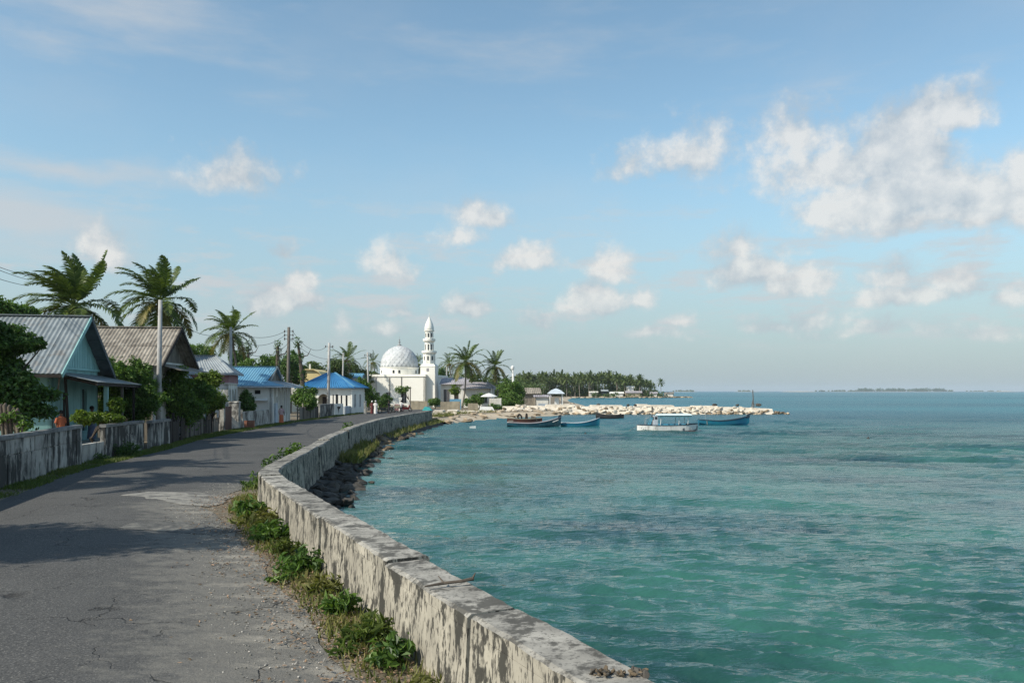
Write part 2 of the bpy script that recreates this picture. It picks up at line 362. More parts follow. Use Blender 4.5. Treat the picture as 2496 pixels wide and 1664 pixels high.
ROAD_R = [(-8, 3.5),(0, 2.0),(6,-.55),(8.4,-1.55),(11,-2.75),(15,-4.6),(18,-6.0),(21,-7.6),(25,-7.8),(31,-8.2),(39,-9.0),(51,-10.0),(64,-10.3),(76,-10.0),(88,-9.6),(100,-9.4),(118,-9.6),(132,-10)]
FENCE = [(5,-10.2),(14,-12.6),(25.8,-15.5),(33.1,-16.7),(40,-17.4),(44.8,-18.0),(50.6,-19.3),(59.4,-20.35),(63.6,-20.4),(72.8,-20.6),(80,-20.6),(98,-20.5),(101,-19.9),(114,-19.9)]
def fx(y): return interp(FENCE, y)

# ------------------------------------------------------------------ ground
def make_ground():
    poly = [(p[0], p[1]) for p in WALL_C] + SHORE + [(-200, 900), (-900, 900), (-900, -60), (4.6, -60)]
    tri = tessellate_polygon([[Vector((x, y, 0)) for x, y in poly]])
    mb = MB(); n = len(poly)
    mb.v = [Vector((x, y, -.012)) for x, y in poly] + [Vector((x, y, -2.5)) for x, y in poly]
    for t in tri:
        a, b, c = (Vector((*poly[i], 0)) for i in t)
        mb.f.append(tuple(t) if (b - a).cross(c - a).z > 0 else tuple(t[::-1]))
    mb.f += [(i, (i + 1) % n, n + (i + 1) % n, n + i) for i in range(n)]
    tag(mb.build('ground', 'dirt'), kind='structure')
    # sloping beach of the far shore
    mb = MB(); out = []
    for i, (x, y) in enumerate(SHORE):
        a = SHORE[max(i - 1, 0)]; b = SHORE[min(i + 1, len(SHORE) - 1)]; t = Vector((b[0] - a[0], b[1] - a[1])).normalized()
        w = 2.2 if y < 100 else 3.5
        out.append((Vector((x, y, .03)) - Vector((t.y, -t.x, 0)) * .8, Vector((x, y, -.05)), Vector((x + t.y * w, y - t.x * w, -.95))))
    for a in out: mb.v += list(a)
    for i in range(len(out) - 1):
        for k in (0, 1): mb.f.append((i*3+k, i*3+k+1, i*3+4+k, i*3+3+k))
    tag(mb.build('beach', 'sand', smooth=True), kind='structure')
make_ground()

def road_material():
    m = bpy.data.materials.new('road_surface'); m.use_nodes = True; nt = m.node_tree; L = nt.links.new
    b = nt.nodes['Principled BSDF']; b.inputs['Roughness'].default_value = .9; b.inputs['Specular IOR Level'].default_value = .25
    g = nt.nodes.new('ShaderNodeNewGeometry'); at = nt.nodes.new('ShaderNodeAttribute'); at.attribute_name = 'wear'
    def noise(sc, det=6, rg=.6, st=(1, 1, 1), off=(0, 0, 0)):
        mp = nt.nodes.new('ShaderNodeMapping'); mp.inputs['Scale'].default_value = st; mp.inputs['Location'].default_value = off; L(g.outputs['Position'], mp.inputs[0])
        n = nt.nodes.new('ShaderNodeTexNoise'); n.inputs['Scale'].default_value = sc; n.inputs['Detail'].default_value = det; n.inputs['Roughness'].default_value = rg
        L(mp.outputs[0], n.inputs[0]); return n.outputs['Fac']
    def rmp(f, lo, hi, a=0, bb=1):
        r = nt.nodes.new('ShaderNodeMapRange'); L(f, r.inputs[0])
        for i, v in enumerate((lo, hi, a, bb)): r.inputs[i + 1].default_value = v
        return r.outputs[0]
    def mth(op, a, c):
        n = nt.nodes.new('ShaderNodeMath'); n.operation = op
        for i, v in enumerate((a, c)):
            if isinstance(v, (int, float)): n.inputs[i].default_value = v
            else: L(v, n.inputs[i])
        return n.outputs[0]
    def mix(f, a, c):
        n = nt.nodes.new('ShaderNodeMix'); n.data_type = 'RGBA'
        for s, v in ((0, f), (6, a), (7, c)):
            if isinstance(v, tuple): n.inputs[s].default_value = (*v, 1)
            else: L(v, n.inputs[s])
        return n.outputs[2]
    wear = at.outputs['Fac']
    big = noise(.45, 5, .6); mid = noise(2.2, 8, .7, (1, 1.6, 1)); fine = noise(22, 5, .75); grit = noise(46, 3, .6)
    c = mix(rmp(big, .35, .65), (.046, .046, .046), (.076, .075, .073))
    c = mix(rmp(fine, .40, .66), c, (.10, .098, .094))
    c = mix(rmp(grit, .57, .68, 0, .8), c, (.24, .23, .21))
    c = mix(rmp(grit, .32, .43, .8, 0), c, (.035, .035, .036))
    w = mth('ADD', mth('MULTIPLY', wear, 1.15), mth('MULTIPLY', mth('SUBTRACT', mid, .5), 1.9))
    c = mix(rmp(w, .42, .80, 0, .72), c, (.175, .166, .147))
    sand = mth('ADD', wear, mth('MULTIPLY', mth('SUBTRACT', noise(1.1, 7, .65, (1, 1.8, 1), (7, 3, 0)), .5), 2.2))
    c = mix(rmp(sand, .88, 1.25, 0, .75), c, (.31, .285, .242))
    # cracks
    vor = nt.nodes.new('ShaderNodeTexVoronoi'); vor.feature = 'DISTANCE_TO_EDGE'; vor.inputs['Scale'].default_value = .55
    wv = nt.nodes.new('ShaderNodeVectorMath'); wv.operation = 'MULTIPLY_ADD'
    nz = nt.nodes.new('ShaderNodeTexNoise'); nz.inputs['Scale'].default_value = 1.6; nz.inputs['Detail'].default_value = 6; L(g.outputs['Position'], nz.inputs[0])
    L(nz.outputs['Color'], wv.inputs[0]); wv.inputs[1].default_value = (1.1, 1.1, 0); L(g.outputs['Position'], wv.inputs[2]); L(wv.outputs[0], vor.inputs['Vector'])
    crack = rmp(vor.outputs['Distance'], .002, .008, 1, 0)
    crack = mth('MULTIPLY', crack, rmp(noise(.8, 3), .48, .58))
    c = mix(mth('MULTIPLY', crack, .85), c, (.03, .029, .028))
    L(c, b.inputs['Base Color'])
    h = mth('ADD', mth('ADD', mth('MULTIPLY', fine, .6), mth('MULTIPLY', grit, .5)), mth('MULTIPLY', rmp(w, .3, 1.0), mth('MULTIPLY', noise(9, 6, .7), 2.2)))
    h = mth('SUBTRACT', h, mth('MULTIPLY', crack, 2.0))
    bn = nt.nodes.new('ShaderNodeBump'); bn.inputs['Strength'].default_value = .8; bn.inputs['Distance'].default_value = .014; L(h, bn.inputs['Height']); L(bn.outputs[0], b.inputs['Normal'])
    return m
def make_road():
    ys = list(np.arange(-8, 60, .5)) + list(np.arange(60, 132.1, 2)); nx = 36; V = []; W = []
    for y in ys:
        a, b = interp(ROAD_L, y) + .16 * mnoise.noise((y * .7, 3, 0)) + .1 * mnoise.noise((y * 2.3, 9, 0)), interp(ROAD_R, y) + .22 * mnoise.noise((y * .6, 7, 0)) + .12 * mnoise.noise((y * 2.1, 1, 0))
        for k in range(nx + 1):
            t = k / nx; x = a + (b - a) * t
            V.append((x, y, .004 + .05 * math.sin(math.pi * t) + .008 * mnoise.noise((x * .5, y * .5, 0))))
            near = min(1, max(0, (30 - y) / 12)); edge = max(0, (t - .52) / .48)
            W.append(min(1, edge ** 1.1 * (.35 + .75 * near) + .35 * max(0, (.06 - t) / .06) + .30 * math.exp(-((y - 20.6) / 1.3) ** 2) * near))
    n = nx + 1; F = [(j*n+k, j*n+k+1, (j+1)*n+k+1, (j+1)*n+k) for j in range(len(ys)-1) for k in range(nx)]
    o = np_mesh('road', V, F, road_material(), smooth=True); tag(o, kind='structure')
    at = o.data.attributes.new('wear', 'FLOAT', 'POINT'); at.data.foreach_set('value', np.array(W, dtype=np.float32))
    def road_z(x, y):
        a, b = interp(ROAD_L, y), interp(ROAD_R, y); return .004 + .05 * math.sin(math.pi * min(1, max(0, (x - a) / (b - a)))) + .008 * mnoise.noise((x * .5, y * .5, 0))
    def patch(pts, z, m, seed):
        mb = MB(); v = []
        for i in range(len(pts)):
            a, b = Vector(pts[i]), Vector(pts[(i + 1) % len(pts)])
            for t in range(8):
                q = a.lerp(b, t / 8); qx = q.x + .3 * mnoise.noise((q.x * 1.3 + seed, q.y * 1.3, 0)); qy = q.y + .3 * mnoise.noise((q.x * 1.3, q.y * 1.3 + seed, 4)); v.append((qx, qy, road_z(qx, qy) + .006))
        cx_, cy_ = sum(p[0] for p in v) / len(v), sum(p[1] for p in v) / len(v); n_ = len(v); v += [((p[0] + cx_) / 2, (p[1] + cy_) / 2, road_z((p[0] + cx_) / 2, (p[1] + cy_) / 2) + .008) for p in v] + [(cx_, cy_, road_z(cx_, cy_) + .008)]
        mb.add(v, [(i, (i + 1) % n_, n_ + (i + 1) % n_, n_ + i) for i in range(n_)] + [(n_ + i, n_ + (i + 1) % n_, 2 * n_) for i in range(n_)]); return tag(mb.build('road_patch', m), kind='structure')
    patch([(-7.3, 22.6), (-8.6, 23.4), (-10.0, 23.3), (-10.2, 22.5), (-9.3, 22.0), (-8.6, 21.2), (-7.3, 20.6)], .062, 'patch_concrete', 3)
    patch([(-5.4, 17.9), (-6.6, 18.3), (-7.9, 18.0), (-8.0, 17.2), (-6.9, 16.8), (-5.6, 16.6)], .062, 'tar_patch', 8)
make_road()

# ------------------------------------------------------------------ water
def water_material():
    m = bpy.data.materials.new('sea_water'); m.use_nodes = True; nt = m.node_tree; L = nt.links.new
    b = nt.nodes['Principled BSDF']; b.inputs['IOR'].default_value = 1.333; b.inputs['Specular IOR Level'].default_value = .5
    g = nt.nodes.new('ShaderNodeNewGeometry')
    def noise(sc, st, det=5, rg=.55, off=(0, 0, 0)):
        mp = nt.nodes.new('ShaderNodeMapping'); mp.inputs['Scale'].default_value = st; mp.inputs['Location'].default_value = off; L(g.outputs['Position'], mp.inputs[0])
        n = nt.nodes.new('ShaderNodeTexNoise'); n.inputs['Scale'].default_value = sc; n.inputs['Detail'].default_value = det; n.inputs['Roughness'].default_value = rg
        L(mp.outputs[0], n.inputs[0]); return n.outputs['Fac']
    def rmp(f, lo, hi, a=0, bb=1):
        r = nt.nodes.new('ShaderNodeMapRange'); r.interpolation_type = 'SMOOTHSTEP'; L(f, r.inputs[0])
        for i, v in enumerate((lo, hi, a, bb)): r.inputs[i + 1].default_value = v
        return r.outputs[0]
    def mix(f, a, c):
        n = nt.nodes.new('ShaderNodeMix'); n.data_type = 'RGBA'
        for s, v in ((0, f), (6, a), (7, c)):
            if isinstance(v, tuple): n.inputs[s].default_value = (*v, 1)
            else: L(v, n.inputs[s])
        return n.outputs[2]
    sp = nt.nodes.new('ShaderNodeSeparateXYZ'); L(g.outputs['Position'], sp.inputs[0])
    sandy = mix(rmp(noise(.16, (1, 1.5, 1), 6, .6), .34, .68), (.037, .132, .107), (.016, .066, .060))
    grassy = mix(rmp(noise(.9, (1, 1, 1), 5, .7), .42, .66), (.005, .020, .026), (.009, .034, .036))
    c = mix(rmp(noise(.055, (1, 2.3, 1), 6, .6, (3.1, 1.7, 0)), .45, .68), sandy, grassy)   # seagrass beds
    c = mix(rmp(noise(.75, (1, 1, 1), 6, .7, (9, 4, 0)), .48, .70, 0, .2), c, (.012, .042, .038))
    c = mix(rmp(noise(2.6, (1, 1, 1), 4, .65), .58, .72, 0, .3), c, (.05, .11, .08))         # coral heads
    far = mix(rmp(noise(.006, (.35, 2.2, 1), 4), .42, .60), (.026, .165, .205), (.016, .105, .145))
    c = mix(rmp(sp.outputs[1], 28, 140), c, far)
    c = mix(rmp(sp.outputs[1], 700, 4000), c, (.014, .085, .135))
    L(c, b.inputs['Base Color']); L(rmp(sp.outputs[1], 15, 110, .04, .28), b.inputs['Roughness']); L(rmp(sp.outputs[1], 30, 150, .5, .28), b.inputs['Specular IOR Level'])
    h1 = noise(2.2, (1, 2.8, 1), 3, .55); h2 = noise(1.3, (1, 2.0, 1), 5, .65)
    b1 = nt.nodes.new('ShaderNodeBump'); b1.inputs['Strength'].default_value = 1.0; b1.inputs['Distance'].default_value = .075; L(h1, b1.inputs['Height'])
    b2 = nt.nodes.new('ShaderNodeBump'); L(rmp(sp.outputs[1], 12, 70, 0, 1.0), b2.inputs['Strength']); b2.inputs['Distance'].default_value = .40; L(h2, b2.inputs['Height']); L(b1.outputs[0], b2.inputs['Normal'])
    L(b2.outputs[0], b.inputs['Normal'])
    return m
SEA = -.65
def make_water():
    xs = [-12.0]; st = .075
    while xs[-1] < 11: xs.append(xs[-1] + (.075 if xs[-1] > -3 else .2))
    while xs[-1] < 30000: st *= 1.06; xs.append(xs[-1] + st)
    lf = [-12.0]; st = .3
    while lf[-1] > -30000: st *= 1.12; lf.append(lf[-1] - st)
    xs = np.array(lf[:0:-1] + xs)
    ys = [-40.0, -20, -10, -3]; y = 0.0
    while y < 30000: ys.append(y); y += max(.065, .0090 * y)
    ys = np.array(ys)
    Xg, Yg = np.meshgrid(xs, ys); dx = np.gradient(xs)[None, :]; dy = np.gradient(ys)[:, None]
    rs = np.random.RandomState(5); Zg = np.zeros_like(Xg); wind = math.atan2(-.95, -.30)
    amp = .75 + .5 * np.sin(Xg * .11 + 1.3 * np.sin(Yg * .05)) * np.sin(Yg * .09 + .7)
    mid = np.clip((Yg - 12) / 38, 0, 1)
    for i in range(104):
        lam = rs.uniform(.8, 2.3) ** 1.9 if i >= 60 else (.25 * (3.4 ** (rs.rand() ** 1.2)) if i > 3 else rs.uniform(.9, 1.6)); th = wind + rs.normal(0, .33); k = 2 * math.pi / lam
        kx, ky = k * math.cos(th), k * math.sin(th); a = (.0100 * lam if i > 3 else .0035 * lam) if i < 60 else .0085 * lam * mid
        proj = np.maximum(dx * abs(math.cos(th)), dy * abs(math.sin(th)))
        w = np.clip((lam / proj - 2.4) / 2.5, 0, 1)
        ph = kx * Xg + ky * Yg + rs.rand() * 6.28 + .6 * np.sin(.31 * Xg * rs.rand() + .27 * Yg * rs.rand())
        s = np.sin(ph); Zg += w * a * (s + .28 * np.cos(2 * ph))
    V = np.stack([Xg, Yg, SEA + Zg * amp], -1).reshape(-1, 3); n = len(xs)
    j, k = np.meshgrid(np.arange(len(ys) - 1), np.arange(n - 1), indexing='ij'); q = (j * n + k).ravel()
    F = np.stack([q, q + 1, q + n + 1, q + n], -1)
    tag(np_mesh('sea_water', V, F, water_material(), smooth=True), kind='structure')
make_water()

# ------------------------------------------------------------------ shared small builders
def hull_mesh(name, seed, n, m, flat=.75):
    rs = random.Random(seed); bm = bmesh.new()
    for i in range(n):
        v = Vector((rs.gauss(0, 1), rs.gauss(0, 1), rs.gauss(0, 1))).normalized() * rs.uniform(.75, 1.0); v.z *= flat; bm.verts.new(v)
    r = bmesh.ops.convex_hull(bm, input=bm.verts)
    bmesh.ops.delete(bm, geom=[e for e in r['geom_interior'] if isinstance(e, bmesh.types.BMVert)], context='VERTS')
    bmesh.ops.recalc_face_normals(bm, faces=bm.faces)
    me = bpy.data.meshes.new(name); bm.to_mesh(me); bm.free(); me.materials.append(MATS[m]); return me
ROCKS = {m: [hull_mesh('rock', 10 * i + hash_, 24, m) for i in range(6)] for hash_, m in enumerate(('rock_dark', 'rock_brown', 'rock_pale', 'rock_tan'))}

def leaf_cloud(centers, radii, n, size, rs, up=.45, aspect=.5, fold=.25):
    """n leaf shapes (two folded faces each) spread through clumps; returns V, F"""
    centers = np.asarray(centers); k = len(centers); w = np.asarray(radii).prod(1) ** (2 / 3.); w = w / w.sum()
    idx = rs.choice(k, n, p=w); dirn = rs.normal(size=(n, 3)); dirn /= np.linalg.norm(dirn, axis=1)[:, None]
    rad = rs.rand(n, 1) ** .45
    pos = centers[idx] + (dirn * rad + rs.normal(size=(n, 3)) * .16) * np.asarray(radii)[idx]
    nor = dirn * .8 + rs.normal(size=(n, 3)) * .7 + np.array([0, 0, up * 1.6]); nor /= np.linalg.norm(nor, axis=1)[:, None]
    t = np.cross(nor, rs.normal(size=(n, 3))); t /= np.linalg.norm(t, axis=1)[:, None] + 1e-9
    t[:, 2] -= .25; t /= np.linalg.norm(t, axis=1)[:, None]
    s = np.cross(t, nor); s /= np.linalg.norm(s, axis=1)[:, None] + 1e-9
    L = size * rs.uniform(.6, 1.3, (n, 1)); Wd = L * aspect
    a = pos - t * L * .5; b = pos + s * Wd * .5 + nor * L * fold * .4; c = pos + t * L * .5 - nor * L * .12; d = pos - s * Wd * .5 + nor * L * fold * .4
    V = np.stack([a, b, c, d], 1).reshape(-1, 3); i = np.arange(n)[:, None] * 4
    F = np.concatenate([i + np.array([[0, 1, 2]]), i + np.array([[0, 2, 3]])], 0)
    return V, F
SEEDN = [100]
def nseed(): SEEDN[0] += 1; return SEEDN[0]

def broadleaf(name, label, base, blobs, n, size, m, group=None, cat='tree', trunk_r=.12, clumps=9, limbs=6, aspect=.5, foliage='crown'):
    """blobs: ellipsoids (x, y, z, rx, ry, rz) in world space that the crown fills with uneven clumps"""
    rs = np.random.RandomState(nseed()); base = Vector(base); t = thing(name, base, label, cat, group)
    cs, rr = [], []
    for (x, y, z, rx, ry, rz) in blobs:
        for i in range(int(clumps * 1.6)):
            d = rs.normal(size=3); d /= np.linalg.norm(d); d[2] = d[2] * .9 + .1; q = rs.uniform(.45, 1.0)
            cs.append((x + d[0] * rx * q, y + d[1] * ry * q, z + d[2] * rz * q)); f = rs.uniform(.16, .36); rr.append((rx * f, ry * f, rz * f * .85))
        cs.append((x, y, z)); rr.append((rx * .82, ry * .82, rz * .82))
    V, F = leaf_cloud(cs, rr, n, size, rs, aspect=aspect)
    low = V[:, 2].reshape(-1, 4).min(1) > base.z + .02
    keep = np.repeat(low, 4); nn = int(low.sum()); V = V[keep]; i = np.arange(nn)[:, None] * 4
    F = np.concatenate([i + np.array([[0, 1, 2]]), i + np.array([[0, 2, 3]])], 0)
    np_mesh(foliage, V, F, m, t)
    mb = MB(); top = Vector(blobs[0][:3]); k = max(.2, min(1, (top.z - base.z) * .5))
    fork = base + (top - base) * .5
    mb.tube([base - Vector((0, 0, .1)), base + (top - base) * .25 + Vector((.06, .04, 0)), fork], [trunk_r, trunk_r * .85, trunk_r * .65], 7)
    for i in rs.choice(len(cs), min(limbs, len(cs)), replace=False):
        e = Vector(cs[i]); mid = fork.lerp(e, .5) + Vector((0, 0, .12 * k)); mb.tube([fork - (top - base) * .05, mid, e], [trunk_r * .5, trunk_r * .3, trunk_r * .1], 5)
    mb.build('trunk', 'bark', t)
    return t
def blob(u0, v0, u1, v1, d, ry=None):
    x0, x1 = X(u0, d), X(u1, d); z1, z0 = Z(v0, d), Z(v1, d); rx = (x1 - x0) / 2
    return ((x0 + x1) / 2, d, (z0 + z1) / 2, rx, ry or rx, (z1 - z0) / 2)

# ------------------------------------------------------------------ coconut palms
def frond_geo(mb, base, az, el, length, droop, wind, rs, nl=34, leaf=.62, seg=9, flatten=0.0, wleaf=.05):
    """one feather leaf: a curved rib with hanging leaflets on both sides; the wind pushes it"""
    p = Vector(base); dirv = Vector((math.cos(az) * math.cos(el), math.sin(az) * math.cos(el), math.sin(el))); pts = [p.copy()]; step = length / seg; dirs = [dirv.copy()]
    for i in range(seg):
        k = (i + 1) / seg
        dirv = (dirv + Vector((0, 0, -droop * k * .42)) + Vector(wind) * (k ** .7) * .30).normalized(); p = p + dirv * step; pts.append(p.copy()); dirs.append(dirv.copy())
    mb.tube(pts, [.030 * length / 3.4 * (1 - .85 * i / seg) for i in range(seg + 1)], 4)
    def at(t):
        f = t * seg; i = min(int(f), seg - 1); return pts[i].lerp(pts[i + 1], f - i), dirs[i].lerp(dirs[i + 1], f - i).normalized()
    for j in range(nl):
        t = .14 + .86 * (j + .5) / nl; q, d = at(t)
        side0 = d.cross(Vector((0, 0, 1)))
        if side0.length < .05: side0 = Vector((1, 0, 0))
        side0.normalize(); upv = side0.cross(d).normalized()
        ll = leaf * length / 3.4 * (math.sin(math.pi * min(1, (t * .86 + .16))) ** .55) * rs.uniform(.85, 1.15)
        for sg in (-1, 1):
            o = (side0 * sg * rs.uniform(.75, 1.0) + d * rs.uniform(.45, .75) + upv * rs.uniform(.0, .3) * (1 - flatten)).normalized()
            sag = Vector((0, 0, -rs.uniform(.45, .95))) + Vector(wind) * 1.1
            m1 = q + o * ll * .5 + sag * ll * .10; e1 = q + (o * ll * .82 + sag * ll * .55)
            wv = d * (wleaf * length / 3.4)
            n = len(mb.v); mb.v += [q - wv * .5, q + wv * .5, m1 + wv * .6, m1 - wv * .4, e1]
            mb.f += [(n, n + 1, n + 2, n + 3), (n + 3, n + 2, n + 4)]

def palm(label, base, top, size, seed, wind=(-.35, 0, .12), nf=22, trunk_r=.16, group=None, nl=34, wl=.085, lf=.80, cat='palm tree', dry=True, name='coconut_palm'):
    rs = random.Random(seed); base = Vector(base); top = Vector(top); t = thing(name, base, label, cat, group)
    mb = MB(); pts = []; rad = []
    for i in range(13):
        k = i / 12; p = base.lerp(top, k); bow = math.sin(math.pi * k) * .035 * (top - base).length
        pts.append(p + Vector((bow, bow * .3, -.15 if i == 0 else 0))); rad.append(trunk_r * (1.5 - .55 * min(1, k * 5)) * (1 - .25 * k) * (1.04 if i % 2 else .97))
    mb.tube(pts, rad, 9); mb.build('trunk', 'palm_trunk', t, smooth=True)
    ga = 2.39996
    for i in range(nf):
        k = i / (nf - 1); el = R(76) - k * R(116) + rs.uniform(-.12, .12); az = i * ga + rs.uniform(-.25, .25)
        L = size * (rs.uniform(.88, 1.08)) * (.86 if k < .12 else 1.0) * (.9 if k > .85 else 1)
        lee = math.cos(az) > .35                                     # windward fronds fold back over the crown
        fw = MB(); dr = .55 + .80 * k if not (lee and k < .45) else .55
        w = Vector(wind) * (1.6 if k < .5 else .5)
        frond_geo(fw, top + Vector((0, 0, .05)), az, el, L, dr, w, rs, nl=nl, leaf=lf, wleaf=wl, flatten=.3 if k < .4 else 0)
        fw.build('frond', 'palm_leaf_old' if (k > .66 and rs.random() < .6) else 'palm_leaf', t)
    cr = MB()
    for i in range(9):
        a = rs.uniform(0, 6.28); r_ = size * .055; c = top + Vector((math.cos(a) * r_ * 2, math.sin(a) * r_ * 2, -size * .06 - rs.uniform(0, .16)))
        cr.lathe([(r_ * .25, c.z - r_), (r_, c.z - r_ * .45), (r_ * 1.05, c.z + r_ * .2), (r_ * .3, c.z + r_ * 1.1)], 7, c.x, c.y)
    cr.build('coconuts', 'palm_leaf_old', t, smooth=True)
    if dry:
        dm = MB()
        for i in range(5):
            a = rs.uniform(0, 6.28); frond_geo(dm, top - Vector((0, 0, .1)), a, R(-45), size * .62, 1.1, (0, 0, 0), rs, nl=12, leaf=.4)
        dm.build('dry_skirt', 'palm_dry', t)
    return t

# ------------------------------------------------------------------ seawall
def wall_path():
    pts = [Vector((x, y, 0)) for x, y in WALL_C]; out = []
    for i in range(len(pts) - 1):                 # Catmull-Rom so the bay curves
        p0, p1, p2, p3 = pts[max(i-1, 0)], pts[i], pts[i+1], pts[min(i+2, len(pts)-1)]
        n = max(2, int((p2 - p1).length / (.14 if p2.y < 25 else .4)))
        for k in range(n):
            t = k / n; out.append(.5 * ((2*p1) + (p2-p0)*t + (2*p0-5*p1+4*p2-p3)*t*t + (3*p1-p0-3*p2+p3)*t**3))
    out.append(pts[-1]); return out
WPATH = wall_path()
def make_seawall():
    t = thing('seawall', (-.55, 8.57, 0), 'weathered whitewashed concrete seawall curving along the road above the water', 'wall')
    rs = random.Random(4); i = 0
    while i < len(WPATH) - 2:
        ln = rs.choice((18, 22, 26, 30)) if WPATH[i].y < 25 else rs.choice((6, 8, 10, 11)); j = min(i + ln, len(WPATH) - 1)
        if len(WPATH) - 1 - j < 4: j = len(WPATH) - 1
        seg = WPATH[i:j+1]; off = rs.uniform(-.03, .03); hgt = .65 + rs.uniform(-.03, .03)
        def nrm(k):
            a = WPATH[max(k-1, 0)]; b = WPATH[min(k+1, len(WPATH)-1)]; d = (b - a).normalized(); return Vector((d.y, -d.x, 0)), d
        body, cap = MB(), MB(); nv = 0
        for q in range(len(seg)):
            n, d = nrm(i + q); p = seg[q] + n * (off + .03)
            if q == 0: p = p + d * .018
            if q == len(seg) - 1: p = p - d * .018
            w = .285; jz = lambda s: .012 * mnoise.noise((p.x * 2 + s, p.y * 2, s)) + .008 * mnoise.noise((p.x * 9 + s, p.y * 9, s))
            body.v += [p - n * (w + jz(1)) + Vector((0, 0, -.1)), p - n * (w - .02 + jz(2)) + Vector((0, 0, hgt * .5)), p - n * (w - .03 + jz(3)) + Vector((0, 0, hgt)), p + n * (w - .03 + jz(4)) + Vector((0, 0, hgt)), p + n * (w + jz(6)) + Vector((0, 0, -.2)), p + n * (w + .12) + Vector((0, 0, -1.2))]
            e = .018
            c = w - .028 + jz(5); z1 = hgt + .004; z2 = hgt + .145 + .016 * mnoise.noise((p.x * .9, p.y * .9, 3)) + .007 * mnoise.noise((p.x * 7, p.y * 7, 3)) + off * .5; e = .02 + .03 * max(0, mnoise.noise((p.x * 3.1, p.y * 3.1, 9))) ** 1.0 + .02 * max(0, mnoise.noise((p.x * 8, p.y * 8, 5)))
            cap.v += [p - n * c + Vector((0, 0, z1)), p - n * (c + jz(7)) + Vector((0, 0, z2 - e)), p - n * (c - e * 1.5) + Vector((0, 0, z2)), p + n * (c - e * 1.5) + Vector((0, 0, z2 + .01)), p + n * (c + jz(8)) + Vector((0, 0, z2 - e)), p + n * c + Vector((0, 0, z1))]
        m = len(seg)
        for mb, k in ((body, 6), (cap, 6)):
            for q in range(m - 1): mb.f += [(q*k+a, q*k+a+1, (q+1)*k+a+1, (q+1)*k+a) for a in range(k - 1)] + [(q*k+k-1, q*k, (q+1)*k, (q+1)*k+k-1)]
            mb.f += [tuple(range(k)), tuple(range((m-1)*k, m*k))[::-1]]
        sec = body.build('wall_section', 'seawall_side', t)
        cs_ = cap.build('coping_slab', 'seawall_top', sec); cs_.data.materials.append(MATS['seawall_side'])
        for pl in cs_.data.polygons:
            if abs(pl.normal.z) < .35: pl.material_index = 1
        i = j
make_seawall()
def chip(u, v, z, n, seed, label):
    p = Vector((X(u, DG(v, z)), DG(v, z), z)); rs = random.Random(seed)
    t = thing('concrete_rubble', p, label, 'rubble'); 
    for k in range(n):
        s = rs.uniform(.012, .032); piece('lump', ROCKS['rock_brown' if k % 3 else 'rock_dark'][k % 6], t, p + Vector((rs.uniform(-.2, .2), rs.uniform(-.05, .05), s * .3)), (rs.random(), rs.random(), rs.random() * 6), (s * 1.5, s, s * .8))
chip(1510, 1640, .80, 40, 2, 'crumbled concrete lumps lying on the nearest stretch of the seawall top')
p = Vector((X(1105, DG(1424, .82)), DG(1424, .82), .80)); tw = MB()
tw.tube([p + Vector((-.28, -.12, .03)), p + Vector((-.1, .0, .035)), p + Vector((.08, .03, .05)), p + Vector((.2, .1, .06))], [.008, .017, .015, .02], 6)
tw.tube([p + Vector((.19, .09, .06)), p + Vector((.22, .1, .12))], [.014, .006], 5); tw.tube([p + Vector((-.1, 0, .04)), p + Vector((-.16, .05, .1))], [.012, .004], 5)
tag(tw.build('dead_branch', 'bark', loc=p), 'short dead branch lying across a joint of the seawall top', 'branch')

